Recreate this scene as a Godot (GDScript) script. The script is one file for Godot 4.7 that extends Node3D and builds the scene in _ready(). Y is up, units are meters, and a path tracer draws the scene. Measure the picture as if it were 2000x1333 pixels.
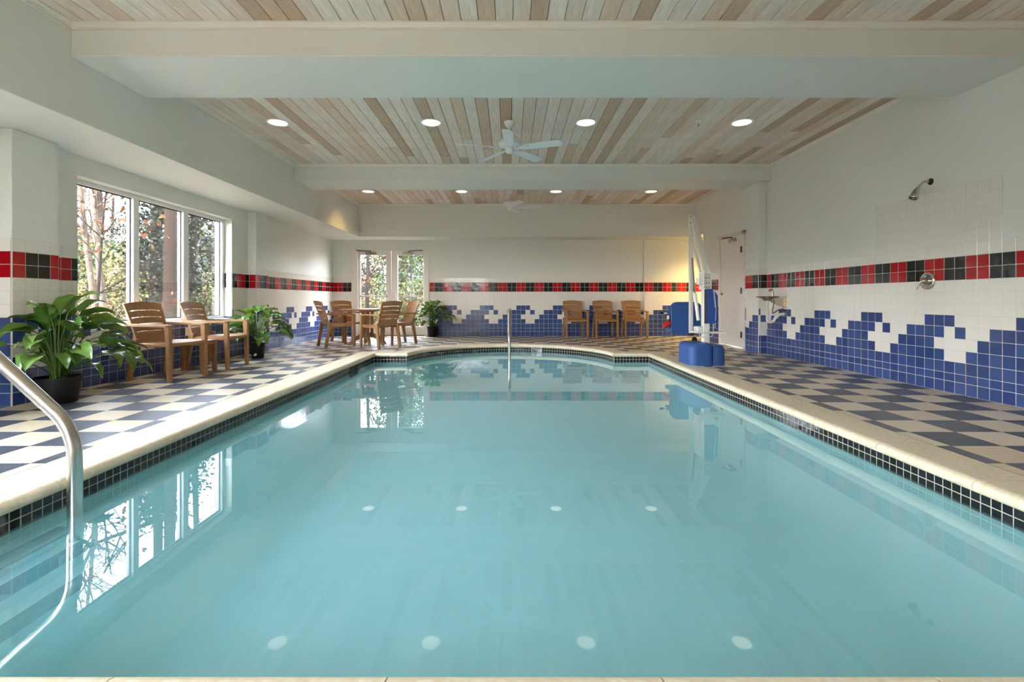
extends Node3D
# An indoor hotel pool. World: x to the right, y up, z towards the camera; depth Z from the camera is -z. Helper v(x, y, depth).

const P := 0.111            # wall tile pitch
const XL := -4.30           # left wall face
const XR := 4.23            # right wall face
const ZB := 11.76           # back wall face
const ZN := -2.6            # wall behind the camera
const CEIL := 3.08
const SOFFIT := 2.33
const XS := -3.47           # face of the left soffit
const WATER := -0.137
const FS := 0.3125          # floor check
const PXL := -2.23          # pool edges
const PXR := 2.30
const PZN := 1.13
const PZF := 7.97

var mat := {}
var used := {}
var tile_meshes := {}
var rng := RandomNumberGenerator.new()

func v(x: float, y: float, depth: float) -> Vector3:
	return Vector3(x, y, -depth)


class MB:
	var p := PackedVector3Array()
	var n := PackedVector3Array()
	var c := PackedColorArray()
	var uv := PackedVector2Array()
	var col := Color.WHITE
	var xf := Transform3D.IDENTITY

	func vert(a: Vector3, na: Vector3, t := Vector2.ZERO) -> void:
		p.append(xf * a)
		n.append((xf.basis * na).normalized())
		c.append(col)
		uv.append(t)

	# corners counter-clockwise seen from outside
	func tri(a: Vector3, b: Vector3, d: Vector3) -> void:
		var nn := (b - a).cross(d - a)
		if nn.length_squared() < 1e-16:
			return
		nn = nn.normalized()
		vert(a, nn)
		vert(d, nn)
		vert(b, nn)

	func tri_n(a: Vector3, b: Vector3, d: Vector3, na: Vector3, nb: Vector3, nd: Vector3) -> void:
		vert(a, na)
		vert(d, nd)
		vert(b, nb)

	func quad(a: Vector3, b: Vector3, d: Vector3, e: Vector3) -> void:
		tri(a, b, d)
		tri(a, d, e)

	func quad_n(a: Vector3, b: Vector3, d: Vector3, e: Vector3, na: Vector3, nb: Vector3, nd: Vector3, ne: Vector3) -> void:
		tri_n(a, b, d, na, nb, nd)
		tri_n(a, d, e, na, nd, ne)

	# box with chamfered edges
	func box(lo: Vector3, hi: Vector3, ch := 0.0) -> void:
		var ctr := (lo + hi) * 0.5
		var h := (hi - lo) * 0.5
		h = h.abs()
		ch = minf(ch, minf(h.x, minf(h.y, h.z)) * 0.9)
		var q := func(s: Vector3, ax: int) -> Vector3:
			var r := Vector3(h.x - ch, h.y - ch, h.z - ch)
			r[ax] = h[ax]
			return ctr + Vector3(s.x * r.x, s.y * r.y, s.z * r.z)
		for ax in 3:
			var b: int = (ax + 1) % 3
			var d: int = (ax + 2) % 3
			for sg in [-1.0, 1.0]:
				var cs := []
				for k in [[-1, -1], [1, -1], [1, 1], [-1, 1]]:
					var s := Vector3()
					s[ax] = sg
					s[b] = k[0]
					s[d] = k[1]
					cs.append(q.call(s, ax))
				if sg > 0:
					quad(cs[0], cs[1], cs[2], cs[3])
				else:
					quad(cs[3], cs[2], cs[1], cs[0])
		if ch <= 0.0:
			return
		for ax in 3:      # edges parallel to ax
			var b: int = (ax + 1) % 3
			var d: int = (ax + 2) % 3
			for sb in [-1.0, 1.0]:
				for sd in [-1.0, 1.0]:
					var s0 := Vector3()
					var s1 := Vector3()
					s0[ax] = -1.0
					s1[ax] = 1.0
					s0[b] = sb
					s1[b] = sb
					s0[d] = sd
					s1[d] = sd
					var e := [q.call(s0, b), q.call(s1, b), q.call(s1, d), q.call(s0, d)]
					if sb * sd < 0:
						quad(e[0], e[1], e[2], e[3])
					else:
						quad(e[3], e[2], e[1], e[0])
		for sx in [-1.0, 1.0]:
			for sy in [-1.0, 1.0]:
				for sz in [-1.0, 1.0]:
					var s := Vector3(sx, sy, sz)
					if sx * sy * sz > 0:
						tri(q.call(s, 0), q.call(s, 1), q.call(s, 2))
					else:
						tri(q.call(s, 2), q.call(s, 1), q.call(s, 0))

	func tube(path: Array, rad, sides := 8, caps := true) -> void:
		var m := path.size()
		var up := Vector3(0.123, 0.95, 0.284).normalized()
		var rings := []
		var norms := []
		var last_u := Vector3.ZERO
		for i in m:
			var t: Vector3 = (path[mini(i + 1, m - 1)] - path[maxi(i - 1, 0)]).normalized()
			var u := (last_u if last_u != Vector3.ZERO else (up if absf(t.dot(up)) < 0.9 else Vector3(1, 0, 0)))
			u = (u - t * u.dot(t)).normalized()
			last_u = u
			var w := t.cross(u)
			var r: float = rad if (rad is float or rad is int) else rad[i]
			var ring := []
			var nr := []
			for k in sides:
				var a := TAU * k / sides
				var dd := u * cos(a) + w * sin(a)
				nr.append(dd)
				ring.append(path[i] + dd * r)
			rings.append(ring)
			norms.append(nr)
		for i in m - 1:
			for k in sides:
				var k2 := (k + 1) % sides
				quad_n(rings[i][k], rings[i][k2], rings[i + 1][k2], rings[i + 1][k], norms[i][k], norms[i][k2], norms[i + 1][k2], norms[i + 1][k])
		if caps:
			for k in range(1, sides - 1):
				tri(rings[0][0], rings[0][k + 1], rings[0][k])
				tri(rings[m - 1][0], rings[m - 1][k], rings[m - 1][k + 1])

	# profile: Vector2(radius, height) upwards along the outside
	func lathe(prof: Array, segs := 20, smooth := true) -> void:
		var m := prof.size()
		var seg_n := []
		for i in m - 1:
			var dlt: Vector2 = prof[i + 1] - prof[i]
			seg_n.append(Vector2(dlt.y, -dlt.x).normalized())
		for i in m - 1:
			var na: Vector2 = seg_n[i]
			var nb: Vector2 = seg_n[i]
			if smooth:
				if i > 0 and seg_n[i - 1].dot(seg_n[i]) > 0.6:
					na = (seg_n[i - 1] + seg_n[i]).normalized()
				if i < m - 2 and seg_n[i + 1].dot(seg_n[i]) > 0.6:
					nb = (seg_n[i + 1] + seg_n[i]).normalized()
			for k in segs:
				var a0 := TAU * k / segs
				var a1 := TAU * (k + 1) / segs
				var d0 := Vector3(cos(a0), 0, -sin(a0))
				var d1 := Vector3(cos(a1), 0, -sin(a1))
				var A: Vector2 = prof[i]
				var B: Vector2 = prof[i + 1]
				var y := Vector3.UP
				if A.x < 1e-5:
					tri_n(y * A.y, d1 * B.x + y * B.y, d0 * B.x + y * B.y, y * na.y + d0 * na.x, d1 * nb.x + y * nb.y, d0 * nb.x + y * nb.y)
				elif B.x < 1e-5:
					tri_n(d0 * A.x + y * A.y, d1 * A.x + y * A.y, y * B.y, d0 * na.x + y * na.y, d1 * na.x + y * na.y, y * nb.y + d0 * nb.x)
				else:
					quad_n(d0 * A.x + y * A.y, d1 * A.x + y * A.y, d1 * B.x + y * B.y, d0 * B.x + y * B.y, d0 * na.x + y * na.y, d1 * na.x + y * na.y, d1 * nb.x + y * nb.y, d0 * nb.x + y * nb.y)

	# polygon in the xy plane (counter-clockwise), extruded from z0 to z1
	func prism(poly: PackedVector2Array, z0: float, z1: float) -> void:
		if Geometry2D.is_polygon_clockwise(poly):
			poly = poly.duplicate()
			poly.reverse()
		var ix := Geometry2D.triangulate_polygon(poly)
		for i in range(0, ix.size(), 3):
			var a := poly[ix[i]]
			var b := poly[ix[i + 1]]
			var d := poly[ix[i + 2]]
			if (b - a).cross(d - a) < 0:
				var s := b
				b = d
				d = s
			tri(Vector3(a.x, a.y, z1), Vector3(b.x, b.y, z1), Vector3(d.x, d.y, z1))
			tri(Vector3(a.x, a.y, z0), Vector3(d.x, d.y, z0), Vector3(b.x, b.y, z0))
		for i in poly.size():
			var a := poly[i]
			var b := poly[(i + 1) % poly.size()]
			quad(Vector3(a.x, a.y, z0), Vector3(b.x, b.y, z0), Vector3(b.x, b.y, z1), Vector3(a.x, a.y, z1))

	# rows of points joined to a smooth sheet; closed rows wrap round
	func grid(rows: Array, wrap := false) -> void:
		var m := rows.size()
		var w: int = rows[0].size()
		var nn := []
		for i in m:
			var r := []
			for j in w:
				var j0: int = (j - 1 + w) % w if wrap else maxi(j - 1, 0)
				var j1: int = (j + 1) % w if wrap else mini(j + 1, w - 1)
				var du: Vector3 = rows[i][j1] - rows[i][j0]
				var dv: Vector3 = rows[mini(i + 1, m - 1)][j] - rows[maxi(i - 1, 0)][j]
				r.append(du.cross(dv).normalized())
			nn.append(r)
		for i in m - 1:
			for j in (w if wrap else w - 1):
				var k := (j + 1) % w
				quad_n(rows[i][j], rows[i][k], rows[i + 1][k], rows[i + 1][j], nn[i][j], nn[i][k], nn[i + 1][k], nn[i + 1][j])

	func done() -> ArrayMesh:
		var a := []
		a.resize(Mesh.ARRAY_MAX)
		a[Mesh.ARRAY_VERTEX] = p
		a[Mesh.ARRAY_NORMAL] = n
		a[Mesh.ARRAY_COLOR] = c
		a[Mesh.ARRAY_TEX_UV] = uv
		var m := ArrayMesh.new()
		m.add_surface_from_arrays(Mesh.PRIMITIVE_TRIANGLES, a)
		return m


func numbered(called: String) -> String:
	var k: int = used.get(called, 0)
	used[called] = k + 1
	return called if k == 0 else "%s_%03d" % [called, k]


func tag(o: Node, label: String, category := "", group := "", kind := "") -> void:
	if label:
		o.set_meta("label", label)
	if category:
		o.set_meta("category", category)
	if group:
		o.set_meta("group", group)
	if kind:
		o.set_meta("kind", kind)


# a Node3D at a thing's base, added to the root
func thing(called: String, at: Vector3, turn: float, label: String, category: String, group := "", kind := "") -> Node3D:
	var o := Node3D.new()
	o.name = numbered(called)
	add_child(o)
	o.position = at
	o.rotation.y = turn
	tag(o, label, category, group, kind)
	return o


func part(called: String, mesh: Mesh, m: Material, parent: Node, at := Vector3.ZERO) -> MeshInstance3D:
	var o := MeshInstance3D.new()
	o.name = called
	o.mesh = mesh
	o.material_override = m
	parent.add_child(o, true)
	o.position = at
	return o


# a thing that is one mesh
func single(called: String, mesh: Mesh, m: Material, at: Vector3, label: String, category: String, group := "", kind := "") -> MeshInstance3D:
	var o := MeshInstance3D.new()
	o.name = numbered(called)
	o.mesh = mesh
	o.material_override = m
	add_child(o)
	o.position = at
	tag(o, label, category, group, kind)
	return o


func copy(src: Node3D, called: String, at: Vector3, turn: float, label: String) -> Node3D:
	var o: Node3D = src.duplicate()
	o.name = numbered(called)
	add_child(o)
	o.position = at
	o.rotation.y = turn
	o.set_meta("label", label)
	return o


func boxm(lo: Vector3, hi: Vector3, ch := 0.0) -> ArrayMesh:
	var m := MB.new()
	m.box(lo, hi, ch)
	return m.done()


# a box given by x, y and depth ranges
func zbox(x0: float, x1: float, y0: float, y1: float, d0: float, d1: float, ch := 0.0) -> ArrayMesh:
	return boxm(Vector3(minf(x0, x1), minf(y0, y1), -maxf(d0, d1)), Vector3(maxf(x0, x1), maxf(y0, y1), -minf(d0, d1)), ch)


func std(albedo: Color, rough: float, spec := 0.5, metal := 0.0) -> StandardMaterial3D:
	var m := StandardMaterial3D.new()
	m.albedo_color = albedo
	m.roughness = rough
	m.metallic_specular = spec
	m.metallic = metal
	return m


func c8(r: int, g: int, b: int) -> Color:
	return Color(r / 255.0, g / 255.0, b / 255.0)


func noise_tex(freq: float, octaves: int, a: Color, b: Color, seed_: int, size := 512, normal := false, bump := 2.0) -> NoiseTexture2D:
	var f := FastNoiseLite.new()
	f.noise_type = FastNoiseLite.TYPE_SIMPLEX_SMOOTH
	f.frequency = freq
	f.seed = seed_
	f.fractal_octaves = octaves
	var t := NoiseTexture2D.new()
	t.width = size
	t.height = size
	t.seamless = true
	t.noise = f
	if normal:
		t.as_normal_map = true
		t.bump_strength = bump
	else:
		var g := Gradient.new()
		g.set_color(0, a)
		g.set_color(1, b)
		t.color_ramp = g
	return t


func world_map(m: StandardMaterial3D, sc: Vector3) -> void:
	m.uv1_triplanar = true
	m.uv1_world_triplanar = true
	m.uv1_triplanar_sharpness = 4.0
	m.uv1_scale = sc


func _ready() -> void:
	rng.seed = 7
	# camera: level, with the lens shifted down (vanishing point at pixel 995, 584.6 of 2000 x 1333; focal length 944.4 pixels)
	var cam := Camera3D.new()
	cam.name = "camera"
	add_child(cam)
	cam.position = Vector3(0, 0.897, 0)
	cam.projection = Camera3D.PROJECTION_FRUSTUM
	cam.near = 0.05
	cam.far = 300.0
	cam.size = 1333.0 / 944.4 * 0.05
	cam.frustum_offset = Vector2(5.0, -81.9) / 944.4 * 0.05
	cam.current = true
	# sky and sun
	var sky_m := ProceduralSkyMaterial.new()
	sky_m.sky_top_color = c8(186, 204, 228)
	sky_m.sky_horizon_color = c8(247, 248, 248)
	sky_m.sky_curve = 0.25
	sky_m.ground_horizon_color = c8(190, 180, 160)
	sky_m.ground_bottom_color = c8(110, 100, 84)
	sky_m.sky_energy_multiplier = 1.0
	sky_m.sun_angle_max = 1.0
	var sky := Sky.new()
	sky.sky_material = sky_m
	var env := Environment.new()
	env.background_mode = Environment.BG_SKY
	env.sky = sky
	env.background_energy_multiplier = 22.0
	env.tonemap_mode = Environment.TONE_MAPPER_LINEAR
	env.tonemap_exposure = 2.15
	env.sdfgi_enabled = true
	env.ssao_enabled = true
	env.ssil_enabled = true
	var we := WorldEnvironment.new()
	we.name = "world"
	we.environment = env
	add_child(we)
	var sun := DirectionalLight3D.new()
	sun.name = "sun"
	sun.light_energy = 3.2
	sun.light_color = c8(255, 240, 216)
	sun.light_angular_distance = 0.6
	sun.shadow_enabled = true
	sun.sky_mode = DirectionalLight3D.SKY_MODE_LIGHT_ONLY
	add_child(sun)
	sun.look_at_from_position(Vector3.ZERO, Vector3(0.30, -0.58, -0.75))
	materials()
	shell()
	wall_tiles()
	ceilings()
	deck()
	pool()
	windows_and_doors()
	lights()
	fans()
	furniture()
	plants()
	rails()
	pool_lift()
	shower_and_fountain()
	outside()


func materials() -> void:
	var m := std(c8(231, 231, 222), 0.46, 0.4)
	m.normal_enabled = true
	m.normal_texture = noise_tex(0.02, 3, Color.BLACK, Color.WHITE, 3, 512, true, 1.2)
	m.normal_scale = 0.10
	world_map(m, Vector3.ONE * 0.9)
	mat.paint = m
	mat.trim = std(c8(236, 230, 216), 0.4)
	mat.white = std(c8(240, 240, 238), 0.3)
	mat.door_paint = std(c8(236, 228, 220), 0.35)
	mat.grout = std(c8(222, 216, 206), 0.8, 0.3)
	mat.dark_grout = std(c8(188, 180, 164), 0.8, 0.3)
	var ripple := noise_tex(0.006, 2, Color.BLACK, Color.WHITE, 11, 512, true, 6.0)
	var glaze := {"white_tile": [c8(236, 230, 220)], "blue_tile": [c8(58, 77, 128), c8(62, 83, 134), c8(54, 71, 121)], "red_tile": [c8(178, 16, 30), c8(168, 14, 27)], "black_tile": [c8(24, 25, 28), c8(30, 31, 33)]}
	for k in glaze:
		var list := []
		for col in glaze[k]:
			var g := std(col, 0.10)
			g.normal_enabled = true
			g.normal_texture = ripple
			g.normal_scale = 0.16
			world_map(g, Vector3.ONE * 2.3)
			list.append(g)
		mat[k] = list
	# small porcelain mosaic of the deck: a relief of two-inch squares
	var im := Image.create(64, 64, false, Image.FORMAT_RGB8)
	im.fill(Color(1, 1, 1))
	for i in 64:
		for w in 3:
			im.set_pixel(i, w, Color(0.1, 0.1, 0.1))
			im.set_pixel(w, i, Color(0.1, 0.1, 0.1))
	var relief := ImageTexture.create_from_image(im)
	# the joints of the mosaic: a little darker than the cream squares, a little lighter than the slate ones
	var joints := {}
	for k in [["deck_light", Color(1, 1, 1), Color(0.86, 0.84, 0.82)], ["deck_dark", Color(0.93, 0.93, 0.93), Color(1, 1, 1)]]:
		var ji := Image.create(64, 64, false, Image.FORMAT_RGB8)
		ji.fill(k[1])
		ji.fill_rect(Rect2i(0, 0, 64, 4), k[2])
		ji.fill_rect(Rect2i(0, 0, 4, 64), k[2])
		joints[k[0]] = ImageTexture.create_from_image(ji)
	var tones := {"deck_light": [c8(240, 221, 190), c8(234, 213, 180), c8(245, 228, 199)], "deck_dark": [c8(82, 88, 101), c8(74, 80, 93), c8(91, 97, 108)]}
	for k in tones:
		var list := []
		for col in tones[k]:
			var g := std(col, 0.36, 0.65)
			g.albedo_texture = joints[k]
			g.heightmap_enabled = true
			g.heightmap_texture = relief
			g.heightmap_scale = 0.2
			world_map(g, Vector3.ONE * (6.0 / FS))
			g.uv1_offset = Vector3(0.116 * 6.0 / FS, 0, 2.64 * 6.0 / FS)
			list.append(g)
		mat[k] = list
	m = std(Color.WHITE, 0.5)
	m.albedo_texture = noise_tex(0.03, 5, c8(232, 212, 174), c8(250, 238, 214), 21)
	m.normal_enabled = true
	m.normal_texture = noise_tex(0.08, 4, Color.BLACK, Color.WHITE, 22, 512, true, 3.0)
	m.normal_scale = 0.3
	world_map(m, Vector3.ONE * 1.7)
	mat.coping = m
	m = std(Color.WHITE, 0.7)
	m.albedo_texture = noise_tex(0.012, 4, c8(186, 234, 238), c8(196, 240, 243), 23)
	world_map(m, Vector3.ONE * 0.4)
	mat.plaster = m
	mat.nosing = std(c8(30, 34, 52), 0.3)
	m = std(c8(120, 197, 203), 0.0, 0.5)
	m.albedo_color.a = 0.36
	m.transparency = BaseMaterial3D.TRANSPARENCY_ALPHA
	m.normal_enabled = true
	m.normal_texture = noise_tex(0.004, 2, Color.BLACK, Color.WHITE, 25, 512, true, 4.0)
	m.normal_scale = 0.004
	world_map(m, Vector3.ONE * 0.5)
	mat.water = m
	m = std(Color(1, 1, 1, 0.03), 0.0)
	m.transparency = BaseMaterial3D.TRANSPARENCY_ALPHA
	mat.glass = m
	# limed cedar planks
	var grain := noise_tex(0.012, 5, c8(228, 216, 204), c8(255, 253, 250), 31)
	var planks := []
	for col in [c8(248, 241, 233), c8(243, 231, 219), c8(237, 220, 202), c8(246, 239, 232), c8(226, 205, 184), c8(240, 229, 219), c8(214, 190, 168), c8(250, 246, 240)]:
		var g := std(col, 0.6, 0.4)
		g.albedo_texture = grain
		world_map(g, Vector3(9.0, 9.0, 0.45))
		planks.append(g)
	mat.planks = planks
	mat.plank_gap = std(c8(104, 78, 56), 0.8)
	# tan resin of the chairs
	m = std(Color.WHITE, 0.42)
	m.albedo_texture = noise_tex(0.02, 3, c8(152, 108, 67), c8(168, 124, 81), 41)
	world_map(m, Vector3.ONE * 1.2)
	mat.resin = m
	mat.steel = std(c8(200, 196, 188), 0.26, 0.5, 1.0)
	mat.chrome = std(c8(205, 200, 190), 0.12, 0.5, 1.0)
	mat.nickel = std(c8(178, 168, 150), 0.25, 0.5, 1.0)
	mat.bronze = std(c8(84, 70, 56), 0.35, 0.5, 0.8)
	mat.black = std(c8(22, 21, 22), 0.45)
	mat.pot = std(c8(17, 14, 14), 0.5, 0.4)
	mat.soil = std(c8(40, 30, 22), 0.95, 0.2)
	mat.lift_blue = std(c8(48, 86, 150), 0.45)
	mat.pad_blue = std(c8(42, 78, 150), 0.6)
	mat.powder_white = std(c8(240, 236, 226), 0.32)
	mat.red_strap = std(c8(190, 30, 36), 0.6)
	mat.pvc = std(c8(238, 234, 226), 0.4)
	mat.sticker = std(c8(236, 234, 228), 0.6)
	var leaf := []
	for col in [c8(46, 78, 32), c8(58, 94, 38), c8(80, 114, 48), c8(36, 62, 28), c8(100, 130, 62)]:
		var g := std(col, 0.26, 0.5)
		g.backlight_enabled = true
		g.backlight = Color(0.3, 0.36, 0.12)
		leaf.append(g)
	mat.leaf = leaf
	var glow := std(c8(255, 250, 240), 0.5)
	glow.emission_enabled = true
	glow.emission = c8(255, 240, 214)
	glow.emission_energy_multiplier = 1.1
	mat.lamp_glow = glow
	mat.outer_wall = std(c8(196, 186, 170), 0.8)


# the shell of the room, with thickness
func shell() -> void:
	var pm: Material = mat.paint
	# left wall with two window openings (the second one beside the camera, out of the frame)
	var wl := thing("wall_left", Vector3.ZERO, 0, "long pale wall with the picture window and tiled wainscot", "wall", "", "structure")
	var m := MB.new()
	var xo := XL - 0.26
	var holes := [[0.7, 3.38], [4.81, 7.49]]
	var at := ZN - 0.2
	for h in holes:
		m.box(v(xo, -0.3, h[0]), v(XL, SOFFIT + 0.3, at))
		m.box(v(xo, -0.3, h[1]), v(XL, 0.595, h[0]))
		m.box(v(xo, 2.13, h[1]), v(XL, SOFFIT + 0.3, h[0]))
		at = h[1]
	m.box(v(xo, -0.3, ZB + 0.3), v(XL, SOFFIT + 0.3, at))
	part("plaster", m.done(), pm, wl)
	# right wall with the service door opening and the alcove beyond it
	var wr := thing("wall_right", Vector3.ZERO, 0, "long pale wall with blue wave tiles and the shower", "wall", "", "structure")
	m = MB.new()
	m.box(v(XR, -0.3, 8.70), v(XR + 0.25, CEIL + 0.2, ZN - 0.2))
	m.box(v(XR, 2.10, 9.68), v(XR + 0.25, CEIL + 0.2, 8.70))
	m.box(v(XR, -0.3, 10.55), v(XR + 0.25, CEIL + 0.2, 9.68))
	m.box(v(XR, SOFFIT, ZB + 0.2), v(XR + 0.25, CEIL + 0.2, 10.55))
	m.box(v(XR, -0.3, 9.68), v(XR + 0.25, 0.0, 8.70))
	part("plaster", m.done(), pm, wr)
	m = MB.new()
	m.box(v(XR + 0.25, -0.3, 10.55), v(5.6, SOFFIT + 0.2, 10.35))
	m.box(v(5.4, -0.3, ZB + 0.2), v(5.6, SOFFIT + 0.2, 10.55))
	m.box(v(XR + 0.25, SOFFIT, ZB + 0.2), v(5.6, SOFFIT + 0.2, 10.55))
	part("alcove", m.done(), pm, wr)
	m = MB.new()
	m.box(v(XR + 0.6, -0.3, 9.9), v(XR + 0.7, 2.3, 8.5))
	part("corridor_panel", m.done(), pm, wr)
	# back wall with the double door opening
	var wb := thing("wall_back", Vector3.ZERO, 0, "far pale wall with the glazed double doors and wave tiles", "wall", "", "structure")
	m = MB.new()
	var dx0 := -3.80
	var dx1 := -1.97
	m.box(v(xo, -0.3, ZB + 0.25), v(dx0, CEIL + 0.2, ZB))
	m.box(v(dx0, 2.10, ZB + 0.25), v(dx1, CEIL + 0.2, ZB))
	m.box(v(dx1, -0.3, ZB + 0.25), v(5.6, CEIL + 0.2, ZB))
	m.box(v(dx0, -0.3, ZB + 0.25), v(dx1, 0.0, ZB))
	part("plaster", m.done(), pm, wb)
	part("pilaster", zbox(3.263, 4.07, 0, SOFFIT, ZB - 0.035, ZB, 0.004), pm, wb)
	# wall behind the camera, with a wide window that lights the near beam
	var wn := thing("wall_near", Vector3.ZERO, 0, "pale end wall behind the camera with a wide window", "wall", "", "structure")
	m = MB.new()
	m.box(v(xo, -0.3, ZN), v(-3.4, CEIL + 0.2, ZN - 0.2))
	m.box(v(-3.4, -0.3, ZN), v(-1.3, 0.1, ZN - 0.2))
	m.box(v(-3.4, 2.6, ZN), v(-1.3, CEIL + 0.2, ZN - 0.2))
	m.box(v(-1.3, -0.3, ZN), v(XR + 0.25, CEIL + 0.2, ZN - 0.2))
	part("plaster", m.done(), pm, wn)
	# left soffit, back bulkhead, beams, roof
	var so := thing("ceiling_soffit", Vector3.ZERO, 0, "boxed soffit running the length of the window wall", "soffit", "", "structure")
	part("box", zbox(xo, XS, SOFFIT, CEIL + 0.2, ZN - 0.2, ZB + 0.25, 0.003), pm, so)
	var bh := thing("ceiling_bulkhead", Vector3.ZERO, 0, "boxed bulkhead over the far double doors", "soffit", "", "structure")
	part("box", zbox(XS + 0.001, XR - 0.001, SOFFIT, CEIL + 0.2, 11.106, ZB, 0.003), pm, bh)
	for b in [[3.825, 4.62, "wide white beam across the ceiling nearest the camera"], [7.82, 8.50, "wide white beam between the two ceiling fans"], [-0.75, 0.0, "wide white beam above the camera"]]:
		var bm := thing("ceiling_beam", Vector3.ZERO, 0, b[2], "beam", "", "structure")
		part("box", zbox(XS, XR, 2.82, CEIL + 0.02, b[0], b[1], 0.004), pm, bm)
	single("roof", zbox(xo - 1.3, 5.8, CEIL + 0.2, CEIL + 0.4, ZN - 0.6, ZB + 0.7), mat.outer_wall, Vector3.ZERO, "flat roof with eaves over the pool hall", "roof", "", "structure")
	# slim trim along the plank ceiling
	var prof := PackedVector2Array([Vector2(0, 0), Vector2(0.040, 0), Vector2(0.040, -0.012), Vector2(0.026, -0.020), Vector2(0.016, -0.040), Vector2(0.016, -0.054), Vector2(0, -0.054)])
	var bays := [[0.0, 3.825], [4.62, 7.82], [8.50, 11.106]]
	var k := 1
	for b in bays:
		var t := thing("trim_%d" % k, Vector3.ZERO, 0, ["moulding round the planks nearest the camera", "moulding round the planks between the two beams", "moulding round the planks beyond the far beam"][k - 1], "trim", "", "structure")
		k += 1
		for side in 4:
			var q := MB.new()
			if side < 2:
				var s: float = 1.0 if side == 0 else -1.0
				q.xf = Transform3D(Basis(Vector3(s, 0, 0), Vector3.UP, Vector3(0, 0, s)), v(XS if side == 0 else XR, CEIL, b[1] if side == 0 else b[0]))
				q.prism(prof, 0, b[1] - b[0])
			else:
				var s: float = 1.0 if side == 2 else -1.0
				q.xf = Transform3D(Basis(Vector3(0, 0, s), Vector3.UP, Vector3(-s, 0, 0)), v(XR if side == 2 else XS, CEIL, b[1] if side == 2 else b[0]))
				q.prism(prof, 0, XR - XS)
			part("moulding", q.done(), mat.trim, t)


func tile_kind(col: int, row: int) -> String:
	var m := posmod(col, 8)
	if row <= 2:
		return "blue_tile"
	if row == 3:
		return "white_tile" if m in [2, 3] else "blue_tile"
	if row == 4:
		return "white_tile" if m in [1, 2, 3, 4] else "blue_tile"
	if row == 5:
		return "white_tile" if m in [2, 4, 5] else "blue_tile"
	if row == 6:
		return "blue_tile" if m < 3 else "white_tile"
	if row == 10 or row == 11:
		return "red_tile" if m % 4 < 2 else "black_tile"
	return "white_tile"


func row_y(row: int) -> float:
	return 0.0 if row == 0 else (1.0 * P if row == 1 else (1.70 + (row - 2)) * P)


# one glazed tile: w by h, its back on z = 0, front at 7 mm with eased edges
func tile_into(m: MB, w: float, h: float) -> void:
	var t := 0.007
	var e := 0.0018
	var a := [Vector3(0, 0, 0), Vector3(w, 0, 0), Vector3(w, h, 0), Vector3(0, h, 0)]
	var b := [Vector3(0, 0, t - e), Vector3(w, 0, t - e), Vector3(w, h, t - e), Vector3(0, h, t - e)]
	var f := [Vector3(e, e, t), Vector3(w - e, e, t), Vector3(w - e, h - e, t), Vector3(e, h - e, t)]
	m.quad(f[0], f[1], f[2], f[3])
	for i in 4:
		var j := (i + 1) % 4
		m.quad(b[i], b[j], f[j], f[i])
		m.quad(a[i], a[j], b[j], b[i])


func tile_mesh(w: float, h: float) -> ArrayMesh:
	var key := "%d_%d" % [roundi(w * 1000), roundi(h * 1000)]
	if not tile_meshes.has(key):
		var m := MB.new()
		tile_into(m, w, h)
		tile_meshes[key] = m.done()
	return tile_meshes[key]


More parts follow.
